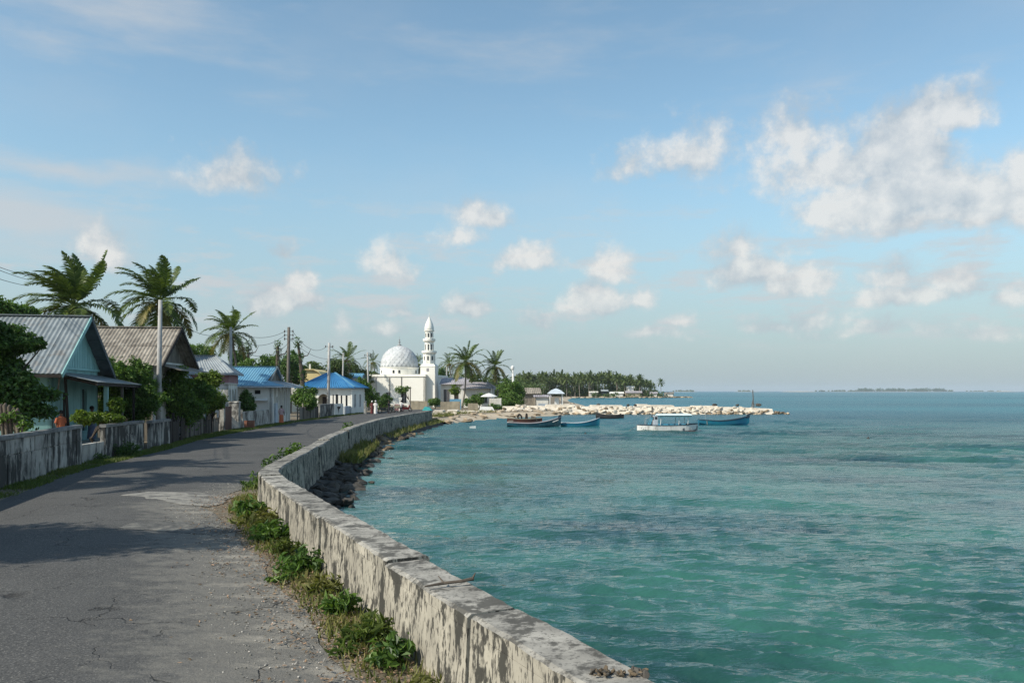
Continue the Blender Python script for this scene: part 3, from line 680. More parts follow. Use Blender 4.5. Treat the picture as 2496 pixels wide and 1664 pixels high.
def make_revetment():
    t = thing('rock_revetment', (-6.0, 24, SEA), 'dark wet boulders heaped along the sea side of the curving seawall', 'rocks')
    rs = random.Random(11); n = 0; mb = MB(); core = []
    for i, p in enumerate(WPATH):
        if p.y < 16.5 or (p.y < 25 and i % 3): continue
        a = WPATH[max(i-1, 0)]; b = WPATH[min(i+1, len(WPATH)-1)]; d = (b - a).normalized(); nr = Vector((d.y, -d.x, 0))
        w = .35 + 1.1 * min(1, max(0, (p.y - 16.5) / 7)) + (.5 if p.y > 60 else 0); core.append((p + nr * .2 + Vector((0, 0, -.38)), p + nr * (w * .7) + Vector((0, 0, -.50)), p + nr * (w + .35) + Vector((0, 0, -1.1))))
        k = 3 if p.y < 50 else 1
        for q in range(k):
            if n >= 290: break
            f = rs.random(); off = .30 + f * (w + .15); s = rs.uniform(.13, .32) * (1.15 if p.y > 50 else 1); z = -.36 - .34 * f + rs.uniform(-.06, .05)
            m = 'rock_dark' if p.y < 46 or rs.random() < .3 else 'rock_brown'
            piece('rock', ROCKS[m][rs.randrange(6)], t, p + nr * off + d * rs.uniform(-.3, .3) + Vector((0, 0, z)), (rs.uniform(-.4, .4), rs.uniform(-.4, .4), rs.uniform(0, 6.3)), (s * rs.uniform(.9, 1.5), s * rs.uniform(.8, 1.2), s * rs.uniform(.6, 1))); n += 1
    for c in core: mb.v += list(c)
    for i in range(len(core) - 1): mb.f += [(i*3+k, i*3+k+1, (i+1)*3+k+1, (i+1)*3+k) for k in (0, 1)]
    mb.build('rubble_bed', 'rock_dark', t)
    for u, v, s, lab in ((849,1264,.13,'small dark rock in the shallows nearest the seawall'),(905,1104,.25,'brown boulder in the water off the grassy rocks'),(951,1117,.2,'flat dark rock awash off the grassy rocks'),(962,1056,.28,'long flat rock awash where the shore bends'),(960,1075,.16,'small flat rock awash beyond the brown boulder'),(905,1173,.14,'dark rock breaking the surface beside the boulders'),(866,1186,.2,'dark rock at the foot of the boulder slope'),(862,1205,.17,'pointed dark rock in the shallows by the bare branch')):
        dd = DG(v, SEA); o = bpy.data.objects.new('rock', ROCKS['rock_dark'][rs.randrange(6)]); COL.objects.link(o); o.location = (X(u, dd), dd, SEA - .02); o.scale = (s * 1.4, s, s * .55); o.rotation_euler = (0, 0, rs.random() * 6)
        tag(o, lab, 'rock')
make_revetment()
b0 = Vector((-4.75, 19.3, -.35)); br = MB(); mat('branch_yellow', (.30, .27, .08), (.2, .19, .06), 5, .8)
br.tube([b0 + Vector((-.5, .5, -.1)), b0 + Vector((-.1, .2, .12)), b0 + Vector((.35, 0, .02)), b0 + Vector((.75, .1, .12))], [.03, .032, .026, .012], 6)
br.tube([b0 + Vector((.35, 0, .02)), b0 + Vector((.3, -.2, -.3))], [.024, .014], 6); br.tube([b0 + Vector((-.1, .2, .12)), b0 + Vector((-.25, -.1, .1))], [.02, .008], 5)
tag(br.build('bare_branch', 'branch_yellow', loc=b0), 'bare yellowish branch stuck among the boulders below the seawall bend', 'branch')

# ------------------------------------------------------------------ compound walls and fences
def panel_wall(label, ya, yb, h, m='compound', cap=True, pw=(.55, .95), rows=((0, .62), (.62, 1)), xoff=0.0, th=.2, seed=1, capm='compound_cap', name='compound_wall', hole=None):
    rs = random.Random(seed); A = Vector((fx(ya) + xoff, ya, 0)); B = Vector((fx(yb) + xoff, yb, 0)); d = (B - A).normalized(); ln = (B - A).length
    t = thing(name, A.lerp(B, .5), label, 'wall'); rz = math.atan2(d.y, d.x); fr = Frame(A.x, A.y, rz)
    top = h - (.12 if cap else 0)
    core = MB(fr); core.box(.01, ln - .01, -th/2 + .03, th/2 - .03, -.15, top - .05 if not hole else top * .45); core.build('core', m, t)
    x = 0.0
    while x < ln - .05:
        w = min(rs.uniform(*pw), ln - x)
        if ln - x - w < .3: w = ln - x
        for (r0, r1) in rows:
            z0, z1 = -.1 if r0 == 0 else r0 * top + rs.uniform(-.03, .03), r1 * top
            if hole and hole[0] < x + w * .5 < hole[1] and r0 > 0: continue
            j = rs.uniform(-.012, .012); p = MB(fr); p.box(x + .012, x + w - .012, -th/2 + j, th/2 + j, z0 + .008, z1 - .008); p.build('panel', m, t)
        x += w
    if cap and not hole:
        nC = max(1, int(ln / 2.4)); 
        for i in range(nC):
            c = MB(fr); z = top + rs.uniform(0, .01); c.box(ln * i / nC + .01, ln * (i + 1) / nC - .01, -th/2 - .04, th/2 + .04, z, z + .12); c.build('coping', capm, t)
    return t
panel_wall('long stained concrete wall with a coping nearest the left edge of the road', 5.0, 32.8, 1.5, seed=3, pw=(.8, 1.7), rows=((0, .66), (.66, 1)))
panel_wall('short broken stretch of concrete wall with its upper part fallen out', 32.85, 35.2, 1.42, seed=5, cap=False, hole=(-1, 9), rows=((0, .52), (.52, .8)))
panel_wall('grey concrete block wall in front of the canopy, under the bright shrub', 35.25, 40.1, 1.42, seed=6, rows=((0, .34), (.34, .67), (.67, 1)), pw=(.55, .95))
panel_wall('pale stained wall panel just beyond the dark gate gap', 41.3, 44.6, 1.36, seed=7, pw=(.7, 1.2), rows=((0, 1),))
g = thing('gate_leaf', (fx(40.7) - .25, 40.7, 0), 'narrow dark brown gate leaf standing between two concrete walls', 'gate')
for i in range(6):
    b = MB(Frame(fx(40.7) - .25, 40.7, R(97))); b.box(-.58 + i * .19, -.58 + i * .19 + .18, -.02, .02, .06, 1.32); b.build('board', 'dark_wood', g)
def board_fence(label, ya, yb, h, seed, m='grey_wood', w=(.1, .24), posts=2.2, xoff=0.0, jit=.22, gap=.02, miss=.05):
    rs = random.Random(seed); A = Vector((fx(ya) + xoff, ya, 0)); B = Vector((fx(yb) + xoff, yb, 0)); d = (B - A).normalized(); ln = (B - A).length
    t = thing('board_fence', A.lerp(B, .5), label, 'fence'); fr = Frame(A.x, A.y, math.atan2(d.y, d.x)); x = 0
    for z in (.3, h * .72):
        r = MB(fr); r.box(0, ln, .035, .08, z, z + .08); r.build('rail', 'dark_wood', t)
    n = int(ln / posts) + 1
    for i in range(n + 1):
        p = MB(fr); px = min(ln - .06, i * ln / n); hh = h + rs.uniform(.05, .4); p.hexa([(px-.06, .085, -.2), (px+.06, .085, -.2), (px+.06, .2, -.2), (px-.06, .2, -.2)], [(px-.06+rs.uniform(-.06,.06), .085, hh), (px+.06, .085, hh), (px+.06, .2, hh), (px-.06, .2, hh)]); p.build('post', m if rs.random() < .6 else 'compound', t)
    while x < ln:
        ww = rs.uniform(*w)
        if rs.random() > miss:
            l = rs.uniform(-.03, .03); hh = h - rs.uniform(0, jit); b = MB(fr); b.hexa([(x, -.015, .02), (x+ww, -.015, .02), (x+ww, .03, .02), (x, .03, .02)], [(x+l, -.015, hh), (x+ww+l, -.015, hh - rs.uniform(0, .05)), (x+ww+l, .03, hh), (x+l, .03, hh)]); b.build('board', m if rs.random() < .75 else 'dark_wood', t)
        x += ww + gap
    return t
board_fence('dark weathered board fence below the vine covered house', 45.2, 50.2, 1.35, 3, m='dark_wood', w=(.16, .3))
board_fence('ragged grey picket fence in front of the house with the pink band', 50.6, 59.0, 1.2, 4, jit=.45, miss=.12)
def pillar(label, u, d, h, w, m, capm=None, group=None):
    x = X(u, d); t = thing('gate_pillar', (x, d, 0), label, 'pillar', group)
    b = MB(Frame(x, d, R(5))); b.box(-w/2, w/2, -w/2, w/2, -.1, h); b.build('shaft', m, t)
    c = MB(Frame(x, d, R(5))); c.hexa([(-w/2-.04, -w/2-.04, h), (w/2+.04, -w/2-.04, h), (w/2+.04, w/2+.04, h), (-w/2-.04, w/2+.04, h)], [(-w/2, -w/2, h+.1), (w/2, -w/2, h+.1), (w/2, w/2, h+.1), (-w/2, w/2, h+.1)]); c.build('cap', capm or m, t)
pillar('pale concrete gate pillar beside the brown door panel', 541, 59.6, 1.75, .35, 'compound')
pillar('wide pale gate pillar at the corner of the house with the pink band', 572, 63.2, 1.95, .7, 'white_worn')
g = thing('gate_leaf', (X(553, 61.2), 61.2, 0), 'brown wooden gate leaf between pale concrete pillars', 'gate')
for i in range(5):
    b = MB(Frame(X(553, 61.2), 61.2, R(93))); b.box(-1.2 + i * .48, -1.2 + i * .48 + .46, -.02, .02, .05, 1.7); b.build('board', 'hull_maroon', g)
panel_wall('low crumbling whitewashed wall with bare brick before the white house', 64.4, 71.9, 1.25, m='white_worn', seed=9, cap=False, rows=((0, .55), (.55, 1)), pw=(.5, 1.1))
bk = thing('brick_stack', (X(591, 64.3), 64.3, 0), 'small stack of red bricks against the crumbling white wall', 'bricks'); rs = random.Random(3)
for r in range(7):
    for c in range(3):
        b = MB(Frame(X(591, 64.3) + .55, 64.2, R(2) + rs.uniform(-.04, .04))); b.box(-.38 + c * .26, -.13 + c * .26, -.06, .06, r * .085 + .001, r * .085 + .08); b.build('brick', 'red_brick', bk)
board_fence('grey board fence below the round green tree beyond the white house', 82.5, 90.5, 1.3, 8, w=(.16, .34), jit=.15, miss=.02)
panel_wall('weathered dark concrete fence beside the house with the deep blue roof', 90.8, 97.8, 1.4, seed=12, pw=(.5, .9), rows=((0, 1),))
pw_ = panel_wall('small white wall with a dark painted mark before the deep blue roof', 98.2, 100.6, 1.35, m='white_wall', seed=14, cap=False, pw=(2, 4), rows=((0, 1),), xoff=.0)
panel_wall('low pale blue wall leading from the painted wall to white pillars', 101.2, 112.5, 1.0, m='bluewhite_wall', seed=15, pw=(1.5, 2.5), rows=((0, 1),), capm='bluewhite_wall')
pillar('slim white pillar at the end of the pale blue wall', 885, 113.5, 2.4, .5, 'white_wall')
mk = MB(); mkp = [(0, .95), (.45, 1.05), (.9, .98), (1.25, 1.1), (1.05, .8), (.7, .72), (.62, .45), (.52, .2), (.45, .48), (.3, .72)]
A = Vector((fx(98.25), 98.25, 0)); B = Vector((fx(100.5), 100.5, 0)); dv = (B - A).normalized(); nv = Vector((dv.y, -dv.x, 0))
vv = [A + dv * (.5 + a * .9) + nv * .117 + Vector((0, 0, b)) for a, b in mkp]; mk.add(vv, [tuple(range(len(vv)))])
mk.build('painted_mark', 'black_void', pw_)

# ------------------------------------------------------------------ building helpers
def lerp3(a, b, t): return Vector(a).lerp(Vector(b), t)
def roof_plane(fr, E0, E1, R0, R1, m, parent, sheet=.9, pitch=.19, amp=.022, name='roof_sheet', rows=2, jit=.012, seed=1):
    """corrugated sheets laid from eave E0-E1 up to ridge R0-R1, each sheet a part of its own"""
    rs = random.Random(seed); ln = max((Vector(E1) - Vector(E0)).length, (Vector(R1) - Vector(R0)).length); n = max(1, round(ln / sheet))
    nor = (Vector(E1) - Vector(E0)).cross(Vector(R0) - Vector(E0)).normalized() if (Vector(R0) - Vector(E0)).length > .01 else Vector((0, 0, 1))
    if nor.z < 0: nor = -nor
    for i in range(n):
        mb = MB(fr); k = max(4, int(sheet / pitch * 6)); lift = rs.uniform(-jit, jit) * .5 + (i % 2) * .006; ext = rs.uniform(-.03, .05); vs = []
        for j in range(k + 1):
            t = (i + j / k * 1.0) / n; c = amp * math.cos(2 * math.pi * t * ln / pitch)
            a = lerp3(E0, E1, t); b = lerp3(R0, R1, t)
            if (b - a).length > .3: a = a + (a - b).normalized() * ext
            for r in range(rows + 1): vs.append(a.lerp(b, r / rows) + nor * (c + lift + .03))
        rr = rows + 1; mb.add(vs, [(j*rr+r, (j+1)*rr+r, (j+1)*rr+r+1, j*rr+r+1) for j in range(k) for r in range(rows)])
        mb.build(name, m, parent)
def wall_panel(fr, p0, p1, z0, z1, ops, m, parent, th=.18, name='wall', frame_m='white_paint', pane_m='window_dark', frames=True, inset=.10):
    """wall from p0 to p1 (plan, in frame fr; the outside is on the right of p0->p1) with real openings; ops: (s0, s1, za, zb, arch, kind)"""
    a = fr(p0[0], p0[1], 0); b = fr(p1[0], p1[1], 0); d = (b - a).normalized(); L = (b - a).length
    f2 = Frame(a.x, a.y, math.atan2(d.y, d.x)); mb = MB(f2)
    xs = sorted(set([0, L] + [v for o in ops for v in o[:2]])); zs = sorted(set([z0, z1] + [v for o in ops for v in o[2:4]]))
    for i in range(len(xs) - 1):
        run = None
        for j in range(len(zs) - 1):
            cx, cz = (xs[i] + xs[i+1]) / 2, (zs[j] + zs[j+1]) / 2
            hole = any(o[0] < cx < o[1] and o[2] < cz < o[3] for o in ops)
            if not hole: mb.box(xs[i], xs[i+1], 0, th, zs[j], zs[j+1])
    for o in ops:
        if len(o) > 4 and o[4]:
            c, r = (o[0] + o[1]) / 2, (o[1] - o[0]) / 2; n = 8
            for sg in (-1, 1):
                arc = [(c + sg * r * math.cos(k / n * math.pi / 2), o[3] - r + r * math.sin(k / n * math.pi / 2)) for k in range(n + 1)] + [(c + sg * r, o[3])]
                mb.hexa([(x, .003, z) for x, z in arc], [(x, th - .003, z) for x, z in arc])
    w = mb.build(name, m, parent)
    for o in ops:
        kind = o[5] if len(o) > 5 else 'window'
        if kind == 'open': continue
        p = MB(f2); p.box(o[0] + .005, o[1] - .005, inset, inset + .03, o[2] + .005, o[3] - .005); win = p.build('window' if kind == 'window' else 'door', pane_m if kind == 'window' else 'dark_wood', parent)
        if frames:
            q = MB(f2); e = .07
            q.box(o[0] - e, o[0] + .002, -.03, .05, o[2] - e, o[3] + e); q.box(o[1] - .002, o[1] + e, -.03, .05, o[2] - e, o[3] + e)
            q.box(o[0] + .004, o[1] - .004, -.028, .05, o[3] + .002, o[3] + e); q.box(o[0] + .004, o[1] - .004, -.05, .05, o[2] - e, o[2] - .002)
            if kind == 'window': cx = (o[0] + o[1]) / 2; q.box(cx - .02, cx + .02, inset - .03, inset - .005, o[2] + .01, o[3] - .01)
            q.build('frame', frame_m, win)
    return w

# ------------------------------------------------------------------ teal house with the corrugated gable roof
def teal_house():
    d0 = 36.5; F = Frame(X(126, d0), d0, R(11)); t = thing('house', (X(126, d0), d0, 0), 'teal painted house with a grey corrugated gable roof nearest the road', 'house')
    W, D, E, RZ = 9.0, 6.9, 4.0, 6.25
    wall_panel(F, (-W, 0), (0, 0), -.1, E, [(5.4, 6.4, 1.1, 2.4)], 'teal_paint', t, frame_m='dark_wood')
    wall_panel(F, (0, 0), (0, D), -.1, E, [(1.35, 2.1, .3, 2.75, 0, 'door'), (4.1, 4.95, .9, 2.9)], 'teal_paint', t, frame_m='teal_board')
    wall_panel(F, (0, D), (-W, D), -.1, E, [], 'teal_paint', t); wall_panel(F, (-W, D), (-W, 0), -.1, E, [], 'teal_paint', t)
    sl = (RZ - E) / (D / 2); gb = MB(F); n = 26                    # gable boards
    for i in range(n):
        y0, y1 = D * i / n, D * (i + 1) / n; zt = lambda y: E + sl * (D / 2 - abs(y - D / 2)) - .03
        m_ = MB(F); j = .012 * ((i * 7) % 3); m_.hexa([(-.05, y0 + .006, E - .1), (.04 + j, y0 + .006, E - .1), (.04 + j, y1 - .006, E - .1), (-.05, y1 - .006, E - .1)], [(-.05, y0 + .006, zt(y0)), (.04 + j, y0 + .006, zt(y0)), (.04 + j, y1 - .006, zt(y1)), (-.05, y1 - .006, zt(y1))]); m_.build('gable_board', 'teal_board', t)
    m_ = MB(F); m_.box(.0, .09, -.06, D + .06, E - .22, E - .11); m_.build('band', 'teal_board', t)
    ov, ey = .62, .75; ze = E - sl * ey
    roof_plane(F, (-W - .5, -ey, ze), (ov, -ey, ze), (-W - .5, D/2, RZ), (ov, D/2, RZ), 'galv', t, seed=2, pitch=.2, amp=.016)
    roof_plane(F, (ov, D + ey, ze), (-W - .5, D + ey, ze), (ov, D/2, RZ), (-W - .5, D/2, RZ), 'galv', t, seed=3, pitch=.2, amp=.016)
    m_ = MB(F); m_.box(-W - .5, ov + .02, D/2 - .16, D/2 + .16, RZ + .05, RZ + .085); m_.build('ridge_cap', 'galv', t)
    for sg in (-1, 1):                                              # barge boards, soffit lining and fascia
        y0 = D/2 + sg * (D/2 + ey + .05)
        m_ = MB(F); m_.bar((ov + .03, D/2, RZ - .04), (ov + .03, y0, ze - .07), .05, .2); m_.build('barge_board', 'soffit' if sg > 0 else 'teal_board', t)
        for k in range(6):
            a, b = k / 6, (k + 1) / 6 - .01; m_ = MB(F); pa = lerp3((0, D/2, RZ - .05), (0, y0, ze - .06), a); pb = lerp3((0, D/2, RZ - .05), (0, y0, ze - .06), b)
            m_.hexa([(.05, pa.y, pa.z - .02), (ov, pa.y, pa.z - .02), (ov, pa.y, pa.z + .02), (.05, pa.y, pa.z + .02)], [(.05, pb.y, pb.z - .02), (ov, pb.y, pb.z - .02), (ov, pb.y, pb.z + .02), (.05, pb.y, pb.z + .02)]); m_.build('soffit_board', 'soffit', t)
        m_ = MB(F); m_.box(-W - .5, ov, min(y0, y0 + sg*.04), max(y0, y0 + sg*.04), ze - .14, ze + .0); m_.build('fascia', 'dark_wood', t)
    m_ = MB(F); m_.bar((.5, -.6, 3.45), (.2, .05, 2.55), .06, .06); m_.box(.0, .1, -.02, .08, 2.4, 2.6); m_.build('bracket', 'grey_wood', t)
    # lean-to canopy along the gable
    C = [(0.02, -.25, 3.62), (1.95, -.35, 3.18), (1.75, 8.6, 3.12), (.0, 8.1, 3.55)]
    for i in range(10):
        a, b = i / 10, (i + 1) / 10 - .004; q = MB(F); p0, p1, p2, p3 = lerp3(C[0], C[3], a), lerp3(C[1], C[2], a), lerp3(C[1], C[2], b), lerp3(C[0], C[3], b); up = Vector((0, 0, .03 + .012 * (i % 2)))
        q.hexa([p0, p1, p2, p3], [p0 + up, p1 + up, p2 + up, p3 + up]); q.build('canopy_sheet', 'galv', t)
    q = MB(F); q.bar((1.86, -.3, 3.10), (1.66, 8.5, 3.04), .07, .12); q.build('canopy_beam', 'dark_wood', t)
    for y in (.0, 2.1, 4.2, 6.3, 8.2):
        q = MB(F); q.bar((.03, y, 3.5), (1.75, y, 3.1), .05, .1); q.build('rafter', 'dark_wood', t)
    for y, m2, w in ((2.0, 'teal_board', .17), (5.0, 'grey_wood', .1), (7.3, 'dark_wood', .1)):
        q = MB(F); q.box(1.55, 1.55 + w, y, y + w, -.1, 3.07); q.build('post', m2, t)
    q = MB(F); q.bar((.62, .35, -.1), (.45, .3, 3.35), .1, .1); q.build('post', 'dark_wood', t)
    q = MB(F); q.box(.03, 1.45, -1.4, 7.6, -.1, .45); q.build('porch_floor', 'concrete_pale', t)
teal_house()

def tin_house():                                                     # second house, brown tin
    d0 = 47.5; F = Frame(X(372, d0), d0, R(6)); t = thing('house', (X(372, d0), d0, 0), 'house under a steep brownish weathered tin gable roof behind the wooden pole', 'house')
    W, D, E, RZ = 7.2, 6.4, 4.55, 6.5
    wall_panel(F, (-W, 0), (0, 0), -.1, E, [], 'grey_wood', t); wall_panel(F, (0, 0), (0, D), -.1, E, [(2.4, 3.6, 1.2, 2.8)], 'white_wall', t)
    wall_panel(F, (0, D), (-W, D), -.1, E, [], 'grey_wood', t)
    sl = (RZ - E) / (D / 2)
    for i in range(14):
        y0, y1 = D * i / 14, D * (i + 1) / 14; zt = lambda y: E + sl * (D/2 - abs(y - D/2)) - .03
        m_ = MB(F); m_.hexa([(-.08, y0 + .008, E - .05), (.02, y0 + .008, E - .05), (.02, y1 - .008, E - .05), (-.08, y1 - .008, E - .05)], [(-.08, y0 + .008, zt(y0)), (.02, y0 + .008, zt(y0)), (.02, y1 - .008, zt(y1)), (-.08, y1 - .008, zt(y1))]); m_.build('gable_board', 'grey_wood', t)
    ov, ey = .7, .6; ze = E - sl * ey; zm = E + (RZ - E) * .42; ym = (D/2) * .42 - ey * .0
    zmid, ymid = (ze + RZ) / 2, (-ey + D/2) / 2                      # two courses of sheets
    roof_plane(F, (-W - .4, -ey, ze), (ov, -ey, ze), (-W - .4, ymid + .15, zmid + .1), (ov, ymid + .15, zmid + .1), 'old_tin', t, seed=5, pitch=.2, amp=.02)
    roof_plane(F, (-W - .4, ymid, zmid + .035), (ov, ymid, zmid + .035), (-W - .4, D/2, RZ + .03), (ov, D/2, RZ + .03), 'old_tin', t, seed=6, pitch=.2, amp=.02)
    roof_plane(F, (ov, D + ey, ze), (-W - .4, D + ey, ze), (ov, D/2, RZ), (-W - .4, D/2, RZ), 'old_tin', t, seed=7)
    m_ = MB(F); m_.box(-W - .4, ov + .02, D/2 - .18, D/2 + .18, RZ + .07, RZ + .12); m_.build('ridge_cap', 'old_tin', t)
    for sg in (-1, 1):
        m_ = MB(F); m_.bar((ov + .03, D/2, RZ), (ov + .03, D/2 + sg * (D/2 + ey), ze - .03), .05, .2); m_.build('barge_board', 'dark_wood', t)
    for i in range(6):                                                # small awning over the gable end
        q = MB(F); a, b = D * (.0 + i / 6 * 1.02), D * ((i + 1) / 6 * 1.02) - .01; q.hexa([(.02, a, 4.35), (1.5, a, 3.95), (1.5, b, 3.95), (.02, b, 4.35)], [(.02, a, 4.39), (1.5, a, 3.99), (1.5, b, 3.99), (.02, b, 4.39)]); q.build('awning_sheet', 'old_tin', t)
tin_house()

def pink_house():
    d0 = 66.0; F = Frame(X(556, d0), d0, R(11)); t = thing('house', (X(556, d0), d0, 0), 'house with a grey hipped roof above a pink band and white arches', 'house')
    W, D, E = 7.6, 5.8, 4.15
    a1 = [(W - 1.75, W - .95, .2, 3.0, 1, 'open'), (W - 3.2, W - 2.3, .2, 3.0, 1, 'open')]
    wall_panel(F, (-W, 0), (0, 0), -.1, 3.42, a1, 'white_wall', t, th=.28)
    wall_panel(F, (0, 0), (0, D), -.1, 3.42, [(.6, 1.7, .3, 3.0, 1, 'open'), (2.3, 3.4, .3, 3.0, 1, 'open'), (4.1, 5.1, .3, 3.0, 1, 'open')], 'white_wall', t, th=.28)
    q = MB(F); q.box(-W, -.28, 1.3, 1.5, -.1, 3.4); q.build('inner_wall', 'teal_paint', t)
    for (x0, x1) in ((-1.8, -1.0), (-4.2, -3.3)):
        q = MB(F); q.box(x0, x1, 1.25, 1.29, .2, 2.5); q.build('door', 'dark_wood', t)
    for nm, bx in (('band', (-W - .05, .06, -.06, .2)), ('band', (-.2, .062, .2, D))):
        q = MB(F); q.box(bx[0], bx[1], bx[2], bx[3], 3.43, E + .02); q.build(nm, 'pink_wall', t)
    q = MB(F); q.box(-W - .1, .12, -.12, D, 3.36, 3.428); q.build('ledge', 'white_wall', t)
    o, RZ = .45, 5.6; x0, x1, y0, y1 = -W - o, o, -o, D + o; ra, rb = (-W + 1.0, 2.9, RZ), (-1.3, 2.9, RZ)
    roof_plane(F, (x0, y0, E), (x1, y0, E), ra, rb, 'grey_tin', t, seed=8, pitch=.24, amp=.022); roof_plane(F, (x1, y0, E), (x1, y1, E), rb, rb, 'grey_tin', t, seed=9, pitch=.24, amp=.022)
    roof_plane(F, (x1, y1, E), (x0, y1, E), rb, ra, 'grey_tin', t, seed=10); 
    q = MB(F); q.bar((x1, y0, E + .06), (rb[0], rb[1], RZ + .07), .16, .05); q.build('hip_cap', 'grey_tin', t)
    q = MB(F); q.bar(ra[:2] + (RZ + .06,), rb[:2] + (RZ + .06,), .2, .05); q.build('ridge_cap', 'grey_tin', t)
    for a, b in (((x0, y0), (x1, y0)), ((x1, y0), (x1, y1))):
        q = MB(F); q.bar((*a, E - .03), (*b, E - .03), .04, .14); q.build('fascia', 'grey_tin', t)
    # lower wing at the near side
    ra2, rb2 = (-8.0, -3.2, 5.0), (-4.6, -3.2, 5.0)
    wing = thing('shed', tuple(F(-5, -5, 0)), 'low shed with a dull grey tin roof between the tin house and pink house', 'shed')
    wall_panel(F, (-8.6, -5.6), (-2.9, -5.6), -.1, 3.7, [], 'pink_wall', wing); wall_panel(F, (-2.9, -5.6), (-2.9, -.9), -.1, 3.7, [(1.5, 2.5, 1, 2.3)], 'pink_wall', wing)
    roof_plane(F, (-9, -6.0, 3.75), (-2.4, -6.0, 3.75), ra2, rb2, 'grey_tin', wing, seed=11, pitch=.24); roof_plane(F, (-2.4, -6.0, 3.75), (-2.4, -.6, 3.75), rb2, rb2, 'grey_tin', wing, seed=12, pitch=.24)
    roof_plane(F, (-2.4, -.6, 3.75), (-9, -.6, 3.75), rb2, ra2, 'grey_tin', wing, seed=13, pitch=.24)
pink_house()

def blue_house():
    d0 = 73.7; F = Frame(X(662, d0), d0, R(4)); t = thing('house', (X(662, d0), d0, 0), 'white house with a faded light blue tin roof and open gable by the pedestrian', 'house')
    W, D, E, RZ = 8.0, 7.8, 3.2, 4.95
    wall_panel(F, (-W, 0), (0, 0), -.1, E, [(W - 1.45, W - .95, 2.55, 2.9, 0, 'window'), (W - 1.3, W - .35, .1, 1.9, 0, 'open')], 'white_wall', t, frames=False, pane_m='black_void')
    wall_panel(F, (0, 0), (0, D), -.1, E, [(1.9, 2.5, .05, 2.3, 0, 'door'), (3.4, 4.2, .7, 2.85, 1), (5.2, 6.0, .7, 2.85, 1), (6.7, 7.3, .7, 2.7, 1)], 'white_wall', t, frame_m='white_paint')
    wall_panel(F, (0, D), (-W, D), -.1, E, [], 'white_wall', t)
    q = MB(F); q.box(-1.32, -.33, .055, .095, .1, 1.9); q.build('door', 'white_paint', t)
    q = MB(F); q.hexa([(-2.4, -.5, 1.98), (-.3, -.5, 1.98), (-.3, 0, 2.12), (-2.4, 0, 2.12)], [(-2.4, -.5, 2.02), (-.3, -.5, 2.02), (-.3, 0, 2.18), (-2.4, 0, 2.18)]); q.build('awning', 'white_paint', t)
    for y in (.02, 1.2, 2.9, 4.65, 6.35, D - .2):
        q = MB(F); q.box(.003, .13, y, y + .2, -.1, E - .02); q.build('pilaster', 'white_wall', t)
    q = MB(F); q.box(.0, .16, 1.0, 1.8, .0, 1.75); q.build('shutter', 'bluewhite_wall', t)
    o = .55; gy0, gy1, zg = 1.55, D - 1.55, 3.95; gx = -.55
    zc = E + .02
    roof_plane(F, (-W - .4, -o, zc), (gx, -o, zc), (-W - .4, D/2, RZ), (gx + .25, D/2, RZ), 'blue_tin', t, seed=14, pitch=.24, amp=.024)
    roof_plane(F, (gx, D + o, zc), (-W - .4, D + o, zc), (gx + .25, D/2, RZ), (-W - .4, D/2, RZ), 'blue_tin', t, seed=15)
    # skirt roof under the open gable
    roof_plane(F, (1.25, -o, zc), (1.25, D + o, zc), (gx, .9, 3.72), (gx, D - .9, 3.72), 'grey_tin', t, seed=16, pitch=.24, amp=.016)
    q = MB(F); q.add([(gx, -o, zc + .03), (1.25, -o, zc + .03), (gx, .9, 3.75)], [(0, 1, 2)]); q.build('roof_corner', 'blue_tin', t)
    for i in range(11):
        y0, y1 = .9 + (D - 1.8) * i / 11, .9 + (D - 1.8) * (i + 1) / 11; sl = (RZ - zc) / (D/2 + o); zt = lambda y: zc + sl * (D/2 + o - abs(y - D/2)) - .05
        m_ = MB(F); m_.hexa([(gx - .06, y0 + .006, 3.6), (gx - .02, y0 + .006, 3.6), (gx - .02, y1 - .006, 3.6), (gx - .06, y1 - .006, 3.6)], [(gx - .06, y0 + .006, zt(y0)), (gx - .02, y0 + .006, zt(y0)), (gx - .02, y1 - .006, zt(y1)), (gx - .06, y1 - .006, zt(y1))]); m_.build('gable_board', 'grey_wood', t)
    for sg in (-1, 1):
        m_ = MB(F); m_.bar((gx + .27, D/2, RZ + .02), (gx + .27, D/2 + sg * (D/2 - .2), 3.35 + .0), .05, .16); m_.build('barge_board', 'galv', t)
    m_ = MB(F); m_.box(-W - .4, gx + .3, D/2 - .15, D/2 + .15, RZ + .05, RZ + .09); m_.build('ridge_cap', 'blue_tin', t)
    for a, b in (((-W - .4, -o), (1.25, -o)), ((1.25, -o), (1.25, D + o))):
        q = MB(F); q.bar((*a, zc - .05), (*b, zc - .05), .04, .12); q.build('fascia', 'bluewhite_wall', t)
blue_house()

